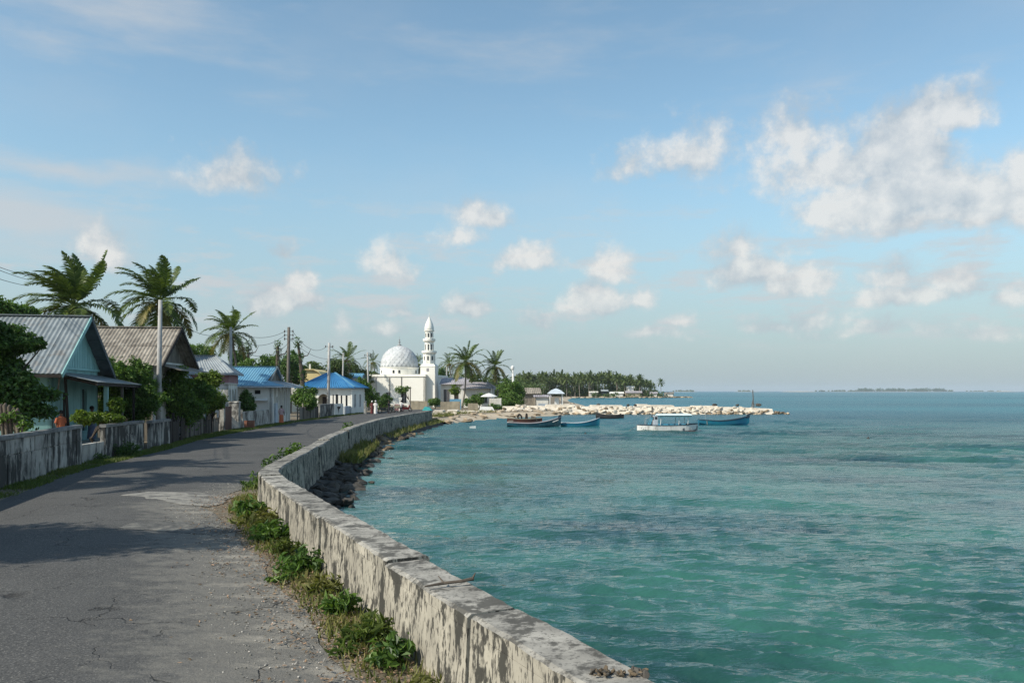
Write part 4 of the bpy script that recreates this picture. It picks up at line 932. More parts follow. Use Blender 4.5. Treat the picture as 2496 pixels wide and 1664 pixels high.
def deep_blue_house():
    d0 = 104.5; F = Frame(X(857, d0), d0, R(-2)); t = thing('house', (X(857, d0), d0, 0), 'cream house with a deep blue hipped tin roof and arched porch opening', 'house')
    W, D, E, RZ = 5.6, 8, 3.2, 5.1
    wall_panel(F, (-W, 0), (0, 0), -.1, E, [(1.45, 2.75, .1, 2.45, 1, 'open'), (3.25, 3.4, .4, 2.4), (3.62, 3.95, .3, 2.4), (4.25, 4.45, .6, 2.3), (4.85, 5.1, .6, 2.3)], 'mosque_wall', t, frames=False, th=.25)
    q = MB(F); q.box(-W, -2.4, .7, .8, 0, E); q.build('inner_wall', 'tan_wall', t)
    q = MB(F); q.box(-3.75, -3.2, .62, .69, 0, 2.1); q.build('door', 'dark_wood', t)
    wall_panel(F, (0, 0), (0, D), -.1, E, [(1.5, 2.3, .8, 2.4), (4.5, 5.3, .8, 2.4)], 'mosque_wall', t)
    q = MB(F); q.box(-.12, .08, -.06, .14, -.1, E - .01); q.build('pilaster', 'mosque_wall', t)
    q = MB(F); q.box(-W, .04, -.05, .26, E - .14, E - .005); q.build('cornice', 'mosque_wall', t)
    x0, x1, y0, y1 = -W - 1.3, .5, -.55, D + .5; ra, rb = (-4.1, D/2, RZ), (-3.0, D/2, RZ)
    roof_plane(F, (x0, y0, E + .05), (x1, y0, E + .05), ra, rb, 'blue_tin_deep', t, seed=17, pitch=.3, amp=.03); roof_plane(F, (x1, y0, E + .05), (x1, y1, E + .05), rb, rb, 'blue_tin_deep', t, seed=18, pitch=.3)
    roof_plane(F, (x0, y1, E + .05), (x0, y0, E + .05), ra, ra, 'blue_tin_deep', t, seed=19, pitch=.3)
    q = MB(F); q.bar((x1, y0, E + .12), (rb[0], rb[1], RZ + .08), .22, .06); q.build('hip_cap', 'blue_tin', t)
    for a, b in (((x0, y0), (x1, y0)), ((x1, y0), (x1, y1))):
        q = MB(F); q.bar((*a, E + .02), (*b, E + .02), .05, .12); q.build('fascia', 'blue_tin_deep', t)
deep_blue_house()

def yellow_house():
    d0 = 116; x0, x1 = X(704, d0), X(783, d0); t = thing('house', ((x0 + x1) / 2, d0, 0), 'house with a rounded pale yellow roof behind the deep blue roof', 'house')
    q = MB(); q.box(x0 + .3, x1 - .3, d0, d0 + 6, -.1, 4.1); q.build('wall', 'white_wall', t)
    prof = [(x0 - .1, 4.05), (x0 + .25, 4.55), (x0 + .8, 5.1), (x0 + 1.4, 5.5), (x0 + 2.0, 5.68), (x1 - 1.0, 5.68), (x1 - .3, 5.35), (x1 + .25, 4.7), (x1 + .3, 4.1)]
    for i in range(len(prof) - 1):
        q = MB(); a, b = prof[i], prof[i+1]; y0, y1 = d0 - .4, d0 + 6.4
        q.hexa([(a[0], y0, a[1]), (b[0] - .01, y0, b[1]), (b[0] - .01, y1, b[1]), (a[0], y1, a[1])], [(a[0], y0 + .0, a[1] + .12), (b[0] - .01, y0, b[1] + .12), (b[0] - .01, y1, b[1] + .12), (a[0], y1, a[1] + .12)]); q.build('roof_panel', 'yellow_tin', t)
    q = MB(); q.add([(p[0], d0 - .1, p[1]) for p in prof], [tuple(range(len(prof)))[::-1]]); q.build('gable', 'yellow_tin', t)
    q = MB(); q.box(X(753, d0) - .1, X(753, d0) + .1, d0 + .5, d0 + .7, 5.6, 6.5); q.build('chimney', 'white_wall', t)
yellow_house()

def small_hut(label, u, d, w, h, hr, wm, rm, depth=4, rz=0, name='hut', gable=True, ops=()):
    F = Frame(X(u, d), d, rz); t = thing(name, (X(u, d), d, 0), label, 'hut' if name == 'hut' else 'house')
    wall_panel(F, (-w/2, 0), (w/2, 0), -.2, h, list(ops), wm, t, frames=False)
    wall_panel(F, (w/2, 0), (w/2, depth), -.2, h, [], wm, t); wall_panel(F, (-w/2, depth), (-w/2, 0), -.2, h, [], wm, t)
    o = .4
    roof_plane(F, (-w/2 - o, -o, h), (w/2 + o, -o, h), (-w/2 - o * gable + (0 if gable else w * .3), depth/2, hr), (w/2 + o * gable - (0 if gable else w * .3), depth/2, hr), rm, t, seed=int(u), pitch=.35, amp=.03, sheet=1.2)
    roof_plane(F, (w/2 + o, depth + o, h), (-w/2 - o, depth + o, h), (w/2 + o * gable - (0 if gable else w * .3), depth/2, hr), (-w/2 - o * gable + (0 if gable else w * .3), depth/2, hr), rm, t, seed=int(u) + 1, pitch=.35, amp=.03, sheet=1.2)
    if gable:
        for s in (-1, 1):
            q = MB(F); q.add([(s * w/2, 0, h), (s * w/2, depth, h), (s * w/2, depth/2, hr - .05)], [(0, 1, 2)]); q.build('gable', wm, t)
    else:
        roof_plane(F, (w/2 + o, -o, h), (w/2 + o, depth + o, h), (w/2 - w * .3, depth/2, hr), (w/2 - w * .3, depth/2, hr), rm, t, seed=3, pitch=.35, sheet=1.2)
    return t
small_hut('small distant roof of pale blue tin among trees left of the mosque', 857, 138, 2.6, 4.9, 5.7, 'bluewhite_wall', 'blue_tin', name='house')

# ------------------------------------------------------------------ mosque
def mosque():
    d0 = 150.0; F = Frame(X(1036.5, d0), d0, R(-11)); t = thing('mosque', (X(1036.5, d0), d0, 0), 'cream white mosque with a mottled grey dome and slim minaret', 'mosque')
    W, D, H = 12.4, 15.0, 5.35
    fo = [(1.2, 2.3, .5, 2.55), (3.2, 4.0, .5, 2.55), (5.1, 6.0, .4, 2.55), (7.95, 8.95, .35, 2.6)]
    wall_panel(F, (-W, 0), (0, 0), -.2, H, fo, 'mosque_wall', t, frame_m='white_paint', th=.35, inset=.2)
    wall_panel(F, (0, 0), (0, D), -.2, H, [(1.5, 2.3, .7, 3.2, 1), (4.2, 5.2, .7, 3.2, 1), (7.4, 8.4, .7, 3.2, 1), (10.8, 11.8, .7, 3.2, 1)], 'mosque_wall', t, th=.35, inset=.2, frames=False)
    wall_panel(F, (0, D), (-W, D), -.2, H, [], 'mosque_wall', t); wall_panel(F, (-W, D), (-W, 0), -.2, H, [], 'mosque_wall', t)
    q = MB(F); q.box(-W - .12, .14, -.14, D + .12, H + .004, H + .16); q.build('cornice', 'mosque_wall', t)
    q = MB(F); q.box(-W - .02, .04, -.04, D + .02, H + .165, H + .42); q.build('parapet', 'mosque_wall', t)
    for x in (-9.1, -6.6, -4.4):                                      # thin pipes and pilaster seams on the front
        q = MB(F); q.box(x, x + .09, -.1, -.004, .0, H); q.build('drain_pipe', 'grey_wood' if x > -7 else 'lavender_tin', t)
    dc = F(-6.55, 5.4, 0); cx, cy = dc.x, dc.y; z0 = H + .42
    q = MB(); q.lathe([(3.45, z0), (3.45, z0 + 1.15), (3.55, z0 + 1.18), (3.6, z0 + 1.36), (3.4, z0 + 1.38)], 48, cx, cy); drum = q.build('drum', 'mosque_wall', t, smooth=False)
    for a in (-1.75, -1.45, -.4, .1, -2.6):
        f2 = Frame(cx, cy, a + math.pi / 2); q = MB(f2); q.box(-.17, .17, -3.5, -3.38, z0 + .25, z0 + .8); q.build('window', 'window_dark', drum)
    zb = z0 + 1.38; Rd, Hd = 3.36, 4.0
    def prof(f):                                                       # f 0..1 up the dome, a little pointed
        a = f * math.pi / 2; r = Rd * math.cos(a) ** .88 * (1 + .04 * math.sin(2 * a)); return max(.02, r), zb + Hd * (math.sin(a) * .94 + .06 * f ** 4)
    q = MB(); q.lathe([prof(i / 20) for i in range(21)], 48, cx, cy); dome = q.build('dome', 'dome_core', t, smooth=True)
    rows = 11
    for r in range(rows):
        f0, f1 = r / rows * .93, (r + 1.75) / rows * .93; n = max(8, int(26 * math.cos(f0 * math.pi / 2) ** .8)); n = 26 if r < 6 else (18 if r < 9 else 12)
        for k in range(n):
            a0 = (k + (.5 if r % 2 else 0)) * 2 * math.pi / n
            if math.sin(a0) > .35: continue                            # the far side is never in view
            hw = math.pi / n * .96; vs = []
            for (ff, ww, pr) in ((f0, 0, .05), (f0 + (f1 - f0) * .28, .7, .055), (f0 + (f1 - f0) * .55, 1, .045), (f1, 1, .012)):
                rr, zz = prof(min(ff, .985))
                for s in ((-1, 1) if ww else (0,)): vs.append((cx + (rr + pr) * math.cos(a0 + s * hw * ww), cy + (rr + pr) * math.sin(a0 + s * hw * ww), zz))
            q = MB(); q.add(vs, [(0, 2, 1), (1, 2, 4, 3), (3, 4, 6, 5)]); q.build('shingle', 'dome_shingle', dome)
    rt, zt = prof(1.0)
    q = MB(); q.lathe([(.45, zt - .12), (.4, zt + .08), (.16, zt + .25), (.12, zt + .5), (.22, zt + .62), (.12, zt + .78), (.05, zt + .9), (.15, zt + 1.02), (.03, zt + 1.2), (.02, zt + 1.7)], 12, cx, cy); q.build('finial', 'lamp_metal', t, smooth=True)
    # minaret
    mx, my = X(1046, 152), 152.2; g = MB; rz = R(-7)
    def sq(h, z_0, z_1, name, m='mosque_wall', n=8, par=t, sm=False):
        q = MB(); q.lathe([(h, z_0), (h, z_1)], n, mx, my, rz + math.pi / n); return q.build(name, m, par, smooth=sm)
    q = MB(Frame(mx, my, rz)); q.box(-1.32, 1.32, -1.32, 1.32, 0, 7.2); q.build('minaret_base', 'mosque_wall', t)
    q = MB(Frame(mx, my, rz)); q.hexa([(-1.4, -1.4, 7.2), (1.4, -1.4, 7.2), (1.4, 1.4, 7.2), (-1.4, 1.4, 7.2)], [(-1.1, -1.1, 7.6), (1.1, -1.1, 7.6), (1.1, 1.1, 7.6), (-1.1, 1.1, 7.6)]); q.build('base_cap', 'mosque_wall', t)
    s1 = sq(1.10, 7.6, 9.45, 'shaft'); q = MB(); q.lathe([(1.1, 9.40), (1.35, 9.62), (1.35, 9.95), (1.22, 9.96), (1.22, 9.75), (.8, 9.74)], 24, mx, my); q.build('balcony', 'mosque_wall', t)
    s2 = sq(.80, 9.74, 11.6, 'shaft'); q = MB(); q.lathe([(.8, 11.5), (1.1, 11.72), (1.12, 12.1), (1.0, 12.11), (1.0, 11.9), (.7, 11.89)], 24, mx, my); q.build('balcony', 'mosque_wall', t)
    s3 = sq(.74, 11.89, 13.45, 'lantern'); q = MB(); q.lathe([(.74, 13.4), (.92, 13.5), (.92, 13.62), (.8, 13.66)], 24, mx, my); q.build('cornice', 'mosque_wall', t)
    q = MB(); q.lathe([(.82, 13.64), (.84, 13.9), (.78, 14.35), (.62, 14.85), (.42, 15.3), (.2, 15.75), (.06, 16.05), (.03, 16.2), (.05, 16.3), (.015, 16.75)], 24, mx, my); q.build('cap_dome', 'mosque_wall', t, smooth=True)
    for (par, z, hh, ww, r_) in ((s1, 8.3, .7, .13, 1.03), (s2, 10.1, 1.0, .10, .76), (s3, 12.4, .7, .13, .70)):
        for a in (-math.pi / 2, -math.pi / 2 + math.pi / 4, -math.pi / 2 - math.pi / 4, 0):
            q = MB(Frame(mx, my, rz + a + math.pi / 2)); q.box(-ww, ww, -r_ - .02, -r_ + .1, z, z + hh); q.build('slit_window', 'window_dark', par)
    q = MB(Frame(mx, my, rz)); q.box(-.2, .2, -1.36, -1.3, 6.3, 6.85); q.build('window', 'lavender_tin', t)
mosque()
def mosque_side():
    F = Frame(X(1072, 150), 152, R(-4)); t = thing('annex', (X(1072, 150), 152, 0), 'low white annex with tall slatted windows against the mosque', 'building')
    wall_panel(F, (0, 0), (4.4, 0), -.2, 4.0, [(.5, 1.6, .3, 3.1), (2.4, 3.2, .2, 2.8, 0, 'door')], 'white_wall', t)
    wall_panel(F, (4.4, 0), (4.4, 6), -.2, 4.0, [], 'white_wall', t)
    roof_plane(F, (-.2, -.6, 4.0), (4.9, -.6, 4.0), (-.2, 3, 5.2), (4.9, 3, 5.2), 'lavender_tin', t, pitch=.35, sheet=1.2, seed=5)
    q = MB(F); q.add([(4.42, 0, 4), (4.42, 6, 4), (4.42, 3, 5.1)], [(0, 1, 2)]); q.build('gable', 'white_wall', t)
    for i in range(5): q = MB(F); q.box(.55 + i * .21, .6 + i * .21, .03, .08, .3, 3.1); q.build('slat', 'lavender_tin', t)
    F = Frame(X(1128, 146), 146, R(-6)); t = thing('house', (X(1150, 146), 146, 0), 'low white house with a mauve grey roof behind the two tall palms', 'house')
    wall_panel(F, (0, 0), (4.7, 0), -.2, 3.2, [(1.6, 2.4, .4, 2.2, 0, 'door'), (3.4, 4.2, .8, 2.0)], 'white_wall', t, frame_m='lavender_tin'); wall_panel(F, (4.7, 0), (4.7, 6), -.2, 3.2, [(1.5, 3, .9, 2.2)], 'white_wall', t)
    roof_plane(F, (-.5, -.9, 3.2), (5.2, -.9, 3.2), (.2, 2.6, 4.35), (4.0, 2.6, 4.35), 'lavender_tin', t, pitch=.35, sheet=1.2, seed=6); roof_plane(F, (5.2, -.9, 3.2), (6.6, 6.5, 2.6), (4.0, 2.6, 4.35), (4.0, 2.6, 4.35), 'lavender_tin', t, pitch=.35, sheet=1.2, seed=7)
    for x in (.0, 5.0): q = MB(F); q.box(x, x + .15, -.85, -.7, -.2, 3.17); q.build('post', 'white_paint', t)
mosque_side()

# ------------------------------------------------------------------ poles and cables
POLES = {}
def pole(key, label, u, vt, d, r=.11, m='pole_concrete', lean=0.0, arms=(), ins=0, base_u=None):
    x = X(base_u or u, d); top = PT(u, vt, d); t = thing('utility_pole', (x, d, 0), label, 'utility pole'); POLES[key] = top
    q = MB(); q.tube([(x, d, -.2), Vector((x, d, 0)).lerp(top, .5), top], [r * 1.25, r * 1.05, r * .85], 8); q.build('shaft', m, t, smooth=True)
    for (dz, w) in arms:
        q = MB(); q.box(top.x - w, top.x + w, top.y - .18, top.y - .1, top.z - dz - .05, top.z - dz + .05); q.build('cross_arm', 'pole_wood', t)
    for i in range(ins):
        for s in (-1, 1):
            z = top.z - .45 - i * .38; q = MB(); q.bar((top.x, top.y - .02, z), (top.x + s * .42, top.y - .02, z + .04), .04, .04); q.lathe([(.05, z - .1), (.08, z - .03), (.045, z + .04), (.07, z + .1), (.03, z + .16)], 8, top.x + s * .42, top.y - .02); q.build('insulator', 'insulator', t)
    return t
pole('a', 'tall pale pole rising behind the wall beside the canopy', 391, 731, 46.3, .13, lean=.1, base_u=385)
pole('b', 'plain pale pole standing in front of the third palm', 562.6, 797, 71.5, .13)
pole('c', 'tallest wooden pole with dark insulators behind the light blue roof', 704, 797, 86, .17, m='pole_wood', ins=3, base_u=702)
pole('d', 'grey pole in front of the deep blue roof', 802.5, 835.6, 101.5, .17, ins=1, base_u=800)
pole('e', 'thin pale pole behind the deep blue roof before a palm', 837, 859.5, 128, .12, base_u=834)
pole('f', 'thin pole with a bent lamp arm at the left of the mosque', 896, 858.5, 126, .14, ins=1, base_u=899)
pole('g', 'thin pale pole between the minaret and the first tall palm', 1089, 893, 166, .12)
def cable(a, b, sag, label, r=.016):
    a, b = Vector(a), Vector(b); q = MB(); pts = []
    for i in range(17):
        t = i / 16; p = a.lerp(b, t); p.z -= sag * 4 * t * (1 - t); pts.append(p)
    q.tube(pts, r, 5); tag(q.build('power_cable', 'cable', loc=a), label, 'cable', 'overhead power cables')
c, dd, bb, aa, ff, ee = (POLES[k] for k in 'cdbafe')
V3 = Vector
cable(aa + V3((0, 0, -.3)), bb + V3((0, 0, -.2)), 1.0, 'power cable sagging from the near pale pole to the pole at the third palm')
for i, (s, g_) in enumerate(((-.42, .6), (-.42, .9), (.3, 1.5))):
    cable(bb + V3((0, 0, -.3 - .45 * i)), c + V3((s, 0, -.45 - .38 * i)), g_, ('top', 'middle', 'lowest')[i] + ' cable of three between the third palm and the wooden pole', .018)
cable(c + V3((.42, 0, -.45)), dd + V3((-.4, 0, -.5)), 1.0, 'upper cable from the wooden pole to the pole before the deep blue roof', .02)
cable(c + V3((.2, 0, -1.3)), ee + V3((0, 0, -.1)), 1.3, 'lower cable from the wooden pole to the thin pole behind the blue roof', .02)
cable(dd + V3((.2, 0, -.45)), ff + V3((0, 0, -.5)), .9, 'cable from the pole before the blue roof towards the mosque', .02)
cable(c + V3((-.1, 0, -1.9)), PT(660, 905, 74), .5, 'service cable running down from the wooden pole to the light blue roof', .018)
for i, (v0, v1, k) in enumerate(((642, 672, 'top'), (648, 682, 'second'), (673, 697, 'third'))):
    cable(PT(-40, v0 - 6, 30), PT(70, v1, 44), .05, k + ' of the three cables entering at the left edge above the trees', .012)
for lab, pts, d, r in (('dead palm stump wrapped in dark vines above the trees', ((677, 890), (677, 866), (677, 843)), 104, .35), ('leaning dead trunk hung with vines beside the wooden pole', ((736, 915), (731, 870), (726, 836)), 100, .3), ('short dead stump among the trees beside the third palm', ((606, 890), (605, 862), (604, 845)), 108, .28)):
    P = [PT(u, v, d) for u, v in pts]; base = V3((P[0].x + .3, d, 0)); t = thing('dead_palm', base, lab, 'dead tree'); q = MB(); q.tube([base] + P, [r, r * .8, r * .6, r * .45], 7); q.build('trunk', 'bark', t)
    rs_ = np.random.RandomState(nseed()); Vv, Ff = leaf_cloud([tuple(p) for p in P], [(.5, .5, .8)] * 3, 260, .3, rs_); np_mesh('vine', Vv, Ff, 'leaf_dark', t)
    q = MB(); q.tube([P[1], P[1] + V3((.9, 0, .2)), P[1] + V3((1.3, .1, 1.0))], [.09, .06, .02], 5); q.build('branch', 'bark', t)

# ------------------------------------------------------------------ palms
def palm_at(label, u, v, d, rpx, seed, bu=None, **k):
    top = PT(u, v, d); palm(label, (X(bu, d) if bu else top.x + .6, d + .5, 0), top, rpx / FPX * d * 1.28, seed, **k)
palm_at('largest wind swept coconut palm behind the teal house', 178, 748, 60, 122, 1, wind=(-.30, 0, .20), nf=36, nl=46)
palm_at('wind swept coconut palm behind the tall pale pole and tin house', 388, 735, 68, 100, 2, wind=(-.30, 0, .18), nf=34, nl=44)
palm_at('third coconut palm behind the plain pale pole', 562, 812, 92, 66, 3, wind=(-.22, 0, .12), nf=30, nl=34)
palm_at('coconut palm behind the deep blue roofed house', 846, 876, 146, 42, 4, wind=(-.18, 0, .12), nf=22, nl=26)
palm_at('palm crown showing at the left of the mosque dome', 909, 882, 178, 27, 5, wind=(-.2, 0, .05), nf=18, nl=20)
palm_at('palm crown showing between the dome and the minaret', 1018, 886, 184, 26, 6, wind=(-.2, 0, .05), nf=18, nl=20)
palm_at('tall coconut palm with yellow fronds right of the minaret', 1134, 883, 143, 50, 7, bu=1126, wind=(-.12, 0, .1), nf=26, nl=30, trunk_r=.15)
palm_at('second tall coconut palm in front of the broad green tree', 1205, 893, 146, 42, 8, bu=1212, wind=(-.12, 0, .12), nf=26, nl=30, trunk_r=.14)
palm_at('darker palm half hidden behind the first tall palm', 1094, 886, 176, 30, 9, wind=(-.2, 0, .05), nf=18, nl=20)
palm_at('thin leaning palm trunk with sparse crown beside the tall palm', 1150, 898, 150, 26, 10, bu=1137, wind=(-.2, 0, .05), nf=14, nl=20, trunk_r=.12)

# ------------------------------------------------------------------ broad-leaved trees and shrubs
B_ = blob
broadleaf('tree', 'dense dark tree at the left edge in front of the teal house', (-18.6, 30.5, 0), [B_(-70, 790, 78, 885, 30.5, 1.2), B_(-70, 850, 46, 980, 30, 1.2), B_(-80, 900, 125, 1055, 29.5, 1.1), B_(30, 820, 112, 860, 30.2, .5)], 24000, .17, 'leaf_dark', trunk_r=.14, clumps=18)
broadleaf('tree', 'tree rising behind the left end of the teal roof', (-29, 52, 0), [B_(-120, 705, 30, 790, 52, 2), B_(0, 735, 78, 800, 53, 1.6)], 8000, .26, 'leaf_mid', trunk_r=.2, clumps=11)
broadleaf('shrub', 'tall leafy shrub between the canopy and the tin house', (-20.2, 45, 0), [B_(228, 868, 330, 990, 45.2, 1.2), B_(290, 880, 385, 1010, 45.8, 1.2), B_(250, 930, 400, 1040, 45.2, 1.0), B_(225, 950, 300, 1040, 45.0, .8)], 22000, .17, 'leaf_mid', cat='shrub', trunk_r=.08, clumps=17, foliage='foliage')
broadleaf('shrub', 'vine covered shrub right of the tall pale pole', (-20.6, 50.5, 0), [B_(390, 895, 470, 1000, 50, 1.1), B_(430, 915, 520, 1010, 53, 1.1), B_(395, 950, 500, 1050, 50.5, 1)], 17000, .19, 'leaf_mid', cat='shrub', trunk_r=.08, clumps=17, foliage='foliage')
broadleaf('shrub', 'yellow green shrub in front of the pink band', (-21.0, 56, 0), [B_(450, 935, 553, 1012, 56, 1.2), B_(480, 905, 545, 950, 57, .9)], 9500, .19, 'leaf_bright', cat='shrub', trunk_r=.07, clumps=11, foliage='foliage')
broadleaf('shrub', 'low bright green shrub spilling over the block wall', (-17.75, 36.4, 0), [B_(172, 1000, 240, 1036, 35.4, .5), B_(215, 1002, 300, 1036, 36.8, .5), B_(262, 965, 305, 1010, 37.3, .4)], 7000, .15, 'leaf_bright', cat='shrub', trunk_r=.05, clumps=9, foliage='foliage')
broadleaf('shrub', 'round dark bush beside the white house with light blue roof', (-22.2, 69.6, 0), [B_(582, 948, 618, 1003, 69.8, .9), B_(588, 975, 625, 1010, 69.4, .8)], 5000, .2, 'leaf_dark', cat='bush', trunk_r=.07, foliage='foliage')
broadleaf('tree', 'round green tree between the two blue roofed houses', (-21.6, 87, 0), [B_(706, 935, 770, 1000, 87, 1.4), B_(725, 955, 775, 1005, 86, 1.2)], 8500, .22, 'leaf_mid', trunk_r=.1)
broadleaf('tree', 'bushy tree right of the deep blue roofed house', (-21.6, 112, 0), [B_(858, 915, 905, 985, 113, 1.5), B_(880, 940, 925, 995, 116, 1.5)], 7000, .28, 'leaf_mid', trunk_r=.12)
broadleaf('bush', 'dusty dark bush in front of the left end of the mosque', (-18.6, 124, 0), [B_(915, 960, 958, 1003, 124, 1.2)], 1500, .28, 'leaf_dark', cat='bush', trunk_r=.08, foliage='foliage')
broadleaf('tree', 'small tree hanging over the mosque front windows', (-15.9, 140, 0), [B_(958, 938, 998, 962, 140, 1)], 700, .3, 'leaf_mid', trunk_r=.07, clumps=7)
broadleaf('bush', 'clipped green bush at the right corner of the mosque', (X(1060, 134), 134, 0), [B_(1043, 968, 1078, 992, 134, 1.0)], 1500, .26, 'leaf_mid', cat='bush', trunk_r=.08, foliage='foliage')
broadleaf('tree', 'small yellow green tree in front of the annex', (X(1110, 140), 140, 0), [B_(1094, 938, 1126, 966, 140, 1.0)], 1300, .28, 'leaf_bright', trunk_r=.08)
broadleaf('tree', 'broad dark green tree at the right end of the village', (X(1245, 141), 141, 0), [B_(1213, 922, 1268, 975, 141, 2), B_(1230, 930, 1282, 985, 142, 2), B_(1208, 955, 1280, 1000, 139, 1.8)], 11000, .3, 'leaf_mid', trunk_r=.2, clumps=12)
broadleaf('bush', 'low green bush under the broad tree by the shore', (X(1205, 128), 128, 0), [B_(1185, 982, 1225, 1004, 128, 1)], 900, .25, 'leaf_mid', cat='bush', trunk_r=.05, foliage='foliage')
broadleaf('tree', 'dark tree right behind the minaret', (X(1076, 170), 170, 0), [B_(1058, 888, 1095, 940, 170, 2)], 1700, .35, 'leaf_dark', trunk_r=.14)
k = 0
for u0, v0, u1, v1, d, m, lab in ((418, 826, 470, 880, 104, 'leaf_mid', 'leafy tree between the second and third palms'), (460, 838, 530, 890, 108, 'leaf_mid', 'leafy tree just left of the third palm'),
      (575, 868, 640, 930, 106, 'leaf_mid', 'leafy tree behind the light blue roof, left of the vine stump'), (632, 858, 690, 930, 109, 'leaf_mid', 'leafy tree behind the light blue roof under the vine stump'), (680, 850, 735, 930, 108, 'leaf_dark', 'dark tree behind the tallest wooden pole'),
      (735, 880, 800, 925, 128, 'leaf_far', 'hazy tree behind the yellow roof'), (790, 868, 850, 925, 135, 'leaf_far', 'hazy tree behind the pole before the deep blue roof'), (836, 885, 900, 930, 150, 'leaf_far', 'hazy tree behind the palm left of the mosque'), (1090, 905, 1200, 950, 186, 'leaf_far', 'dim wood behind the two tall palms'), (560, 850, 600, 900, 112, 'leaf_dark', 'dark tree behind the trunk of the third palm'), (890, 905, 925, 935, 172, 'leaf_far', 'low tree behind the roof parapet left of the dome'), (1005, 895, 1035, 925, 190, 'leaf_far', 'low tree behind the roof between dome and minaret')):
    broadleaf('tree', lab, (X((u0 + u1) / 2, d), d, 0), [B_(u0, v0, u1, v1, d, 2.5), B_(u0 + 5, v0 + 18, u1 + 8, v1 + 20, d + 1, 2.4)], 6000 if d < 120 else 3500, .3 if d < 120 else .4, m, trunk_r=.16, clumps=12)
broadleaf('shrub', 'leafy shrub in front of the mauve roofed house beside the tall palm', (X(1168, 136), 136, 0), [B_(1148, 955, 1186, 992, 136, 1.0), B_(1128, 968, 1160, 994, 135, .9)], 2600, .26, 'leaf_mid', cat='shrub', trunk_r=.06, foliage='foliage')
# trees beyond the left edge of the frame (their shade falls across the road)
broadleaf('tree', 'large shade tree beside the road just beyond the left edge', (-15.0, 10.4, 0), [(-15.2, 11.0, 6.6, 2.6, 1.7, 1.3), (-13.2, 11.6, 6.9, 2.0, 1.4, 1.1), (-16.8, 11.6, 7.6, 2.0, 1.6, 1.1)], 11000, .22, 'leaf_mid', trunk_r=.2, clumps=13)
palm('coconut palm beside the near wall just beyond the left edge', (-19.6, 21.6, 0), (-19.0, 21.4, 7.6), 3.6, 61, wind=(-.2, 0, .1), nf=22, nl=30)
palm('second coconut palm beyond the left edge behind the shade tree', (-22.6, 26.6, 0), (-22.0, 26.4, 8.2), 3.6, 62, wind=(-.2, 0, .1), nf=22, nl=30)

# ------------------------------------------------------------------ clumps in the yard
t = thing('cactus_clump', (X(30, 27.3), 27.3, 0), 'clump of thick pinkish grey columnar stems behind the near wall', 'plant'); rs = random.Random(5)
for i, (u, v, r_) in enumerate(((2, 990, .10), (12, 988, .12), (22, 992, .1), (33, 998, .1), (42, 1000, .11), (50, 1012, .08), (57, 1024, .08), (16, 1030, .09), (38, 1014, .07))):
    b = V3((X(30 + (u - 30) * .75, 27.3), 27.3 + rs.uniform(-.3, .3), 0)); tp = PT(u, v, 27.3); q = MB(); q.tube([b, b.lerp(tp, .5) + V3((.03, 0, 0)), tp, tp + V3((.02, 0, .08))], [r_ * .7, r_ * .55, r_ * .62, r_ * .2], 8); q.build('stem', 'cactus', t, smooth=True)

rs_ = np.random.RandomState(71); Vv, Ff = leaf_cloud([tuple(PT(u, v, 27.3)) for u, v in ((4, 1020), (20, 1015), (36, 1010), (48, 1020), (58, 1030), (64, 1040))], [(.22, .2, .2)] * 6, 420, .14, rs_); np_mesh('leaves', Vv, Ff, 'leaf_mid', t)

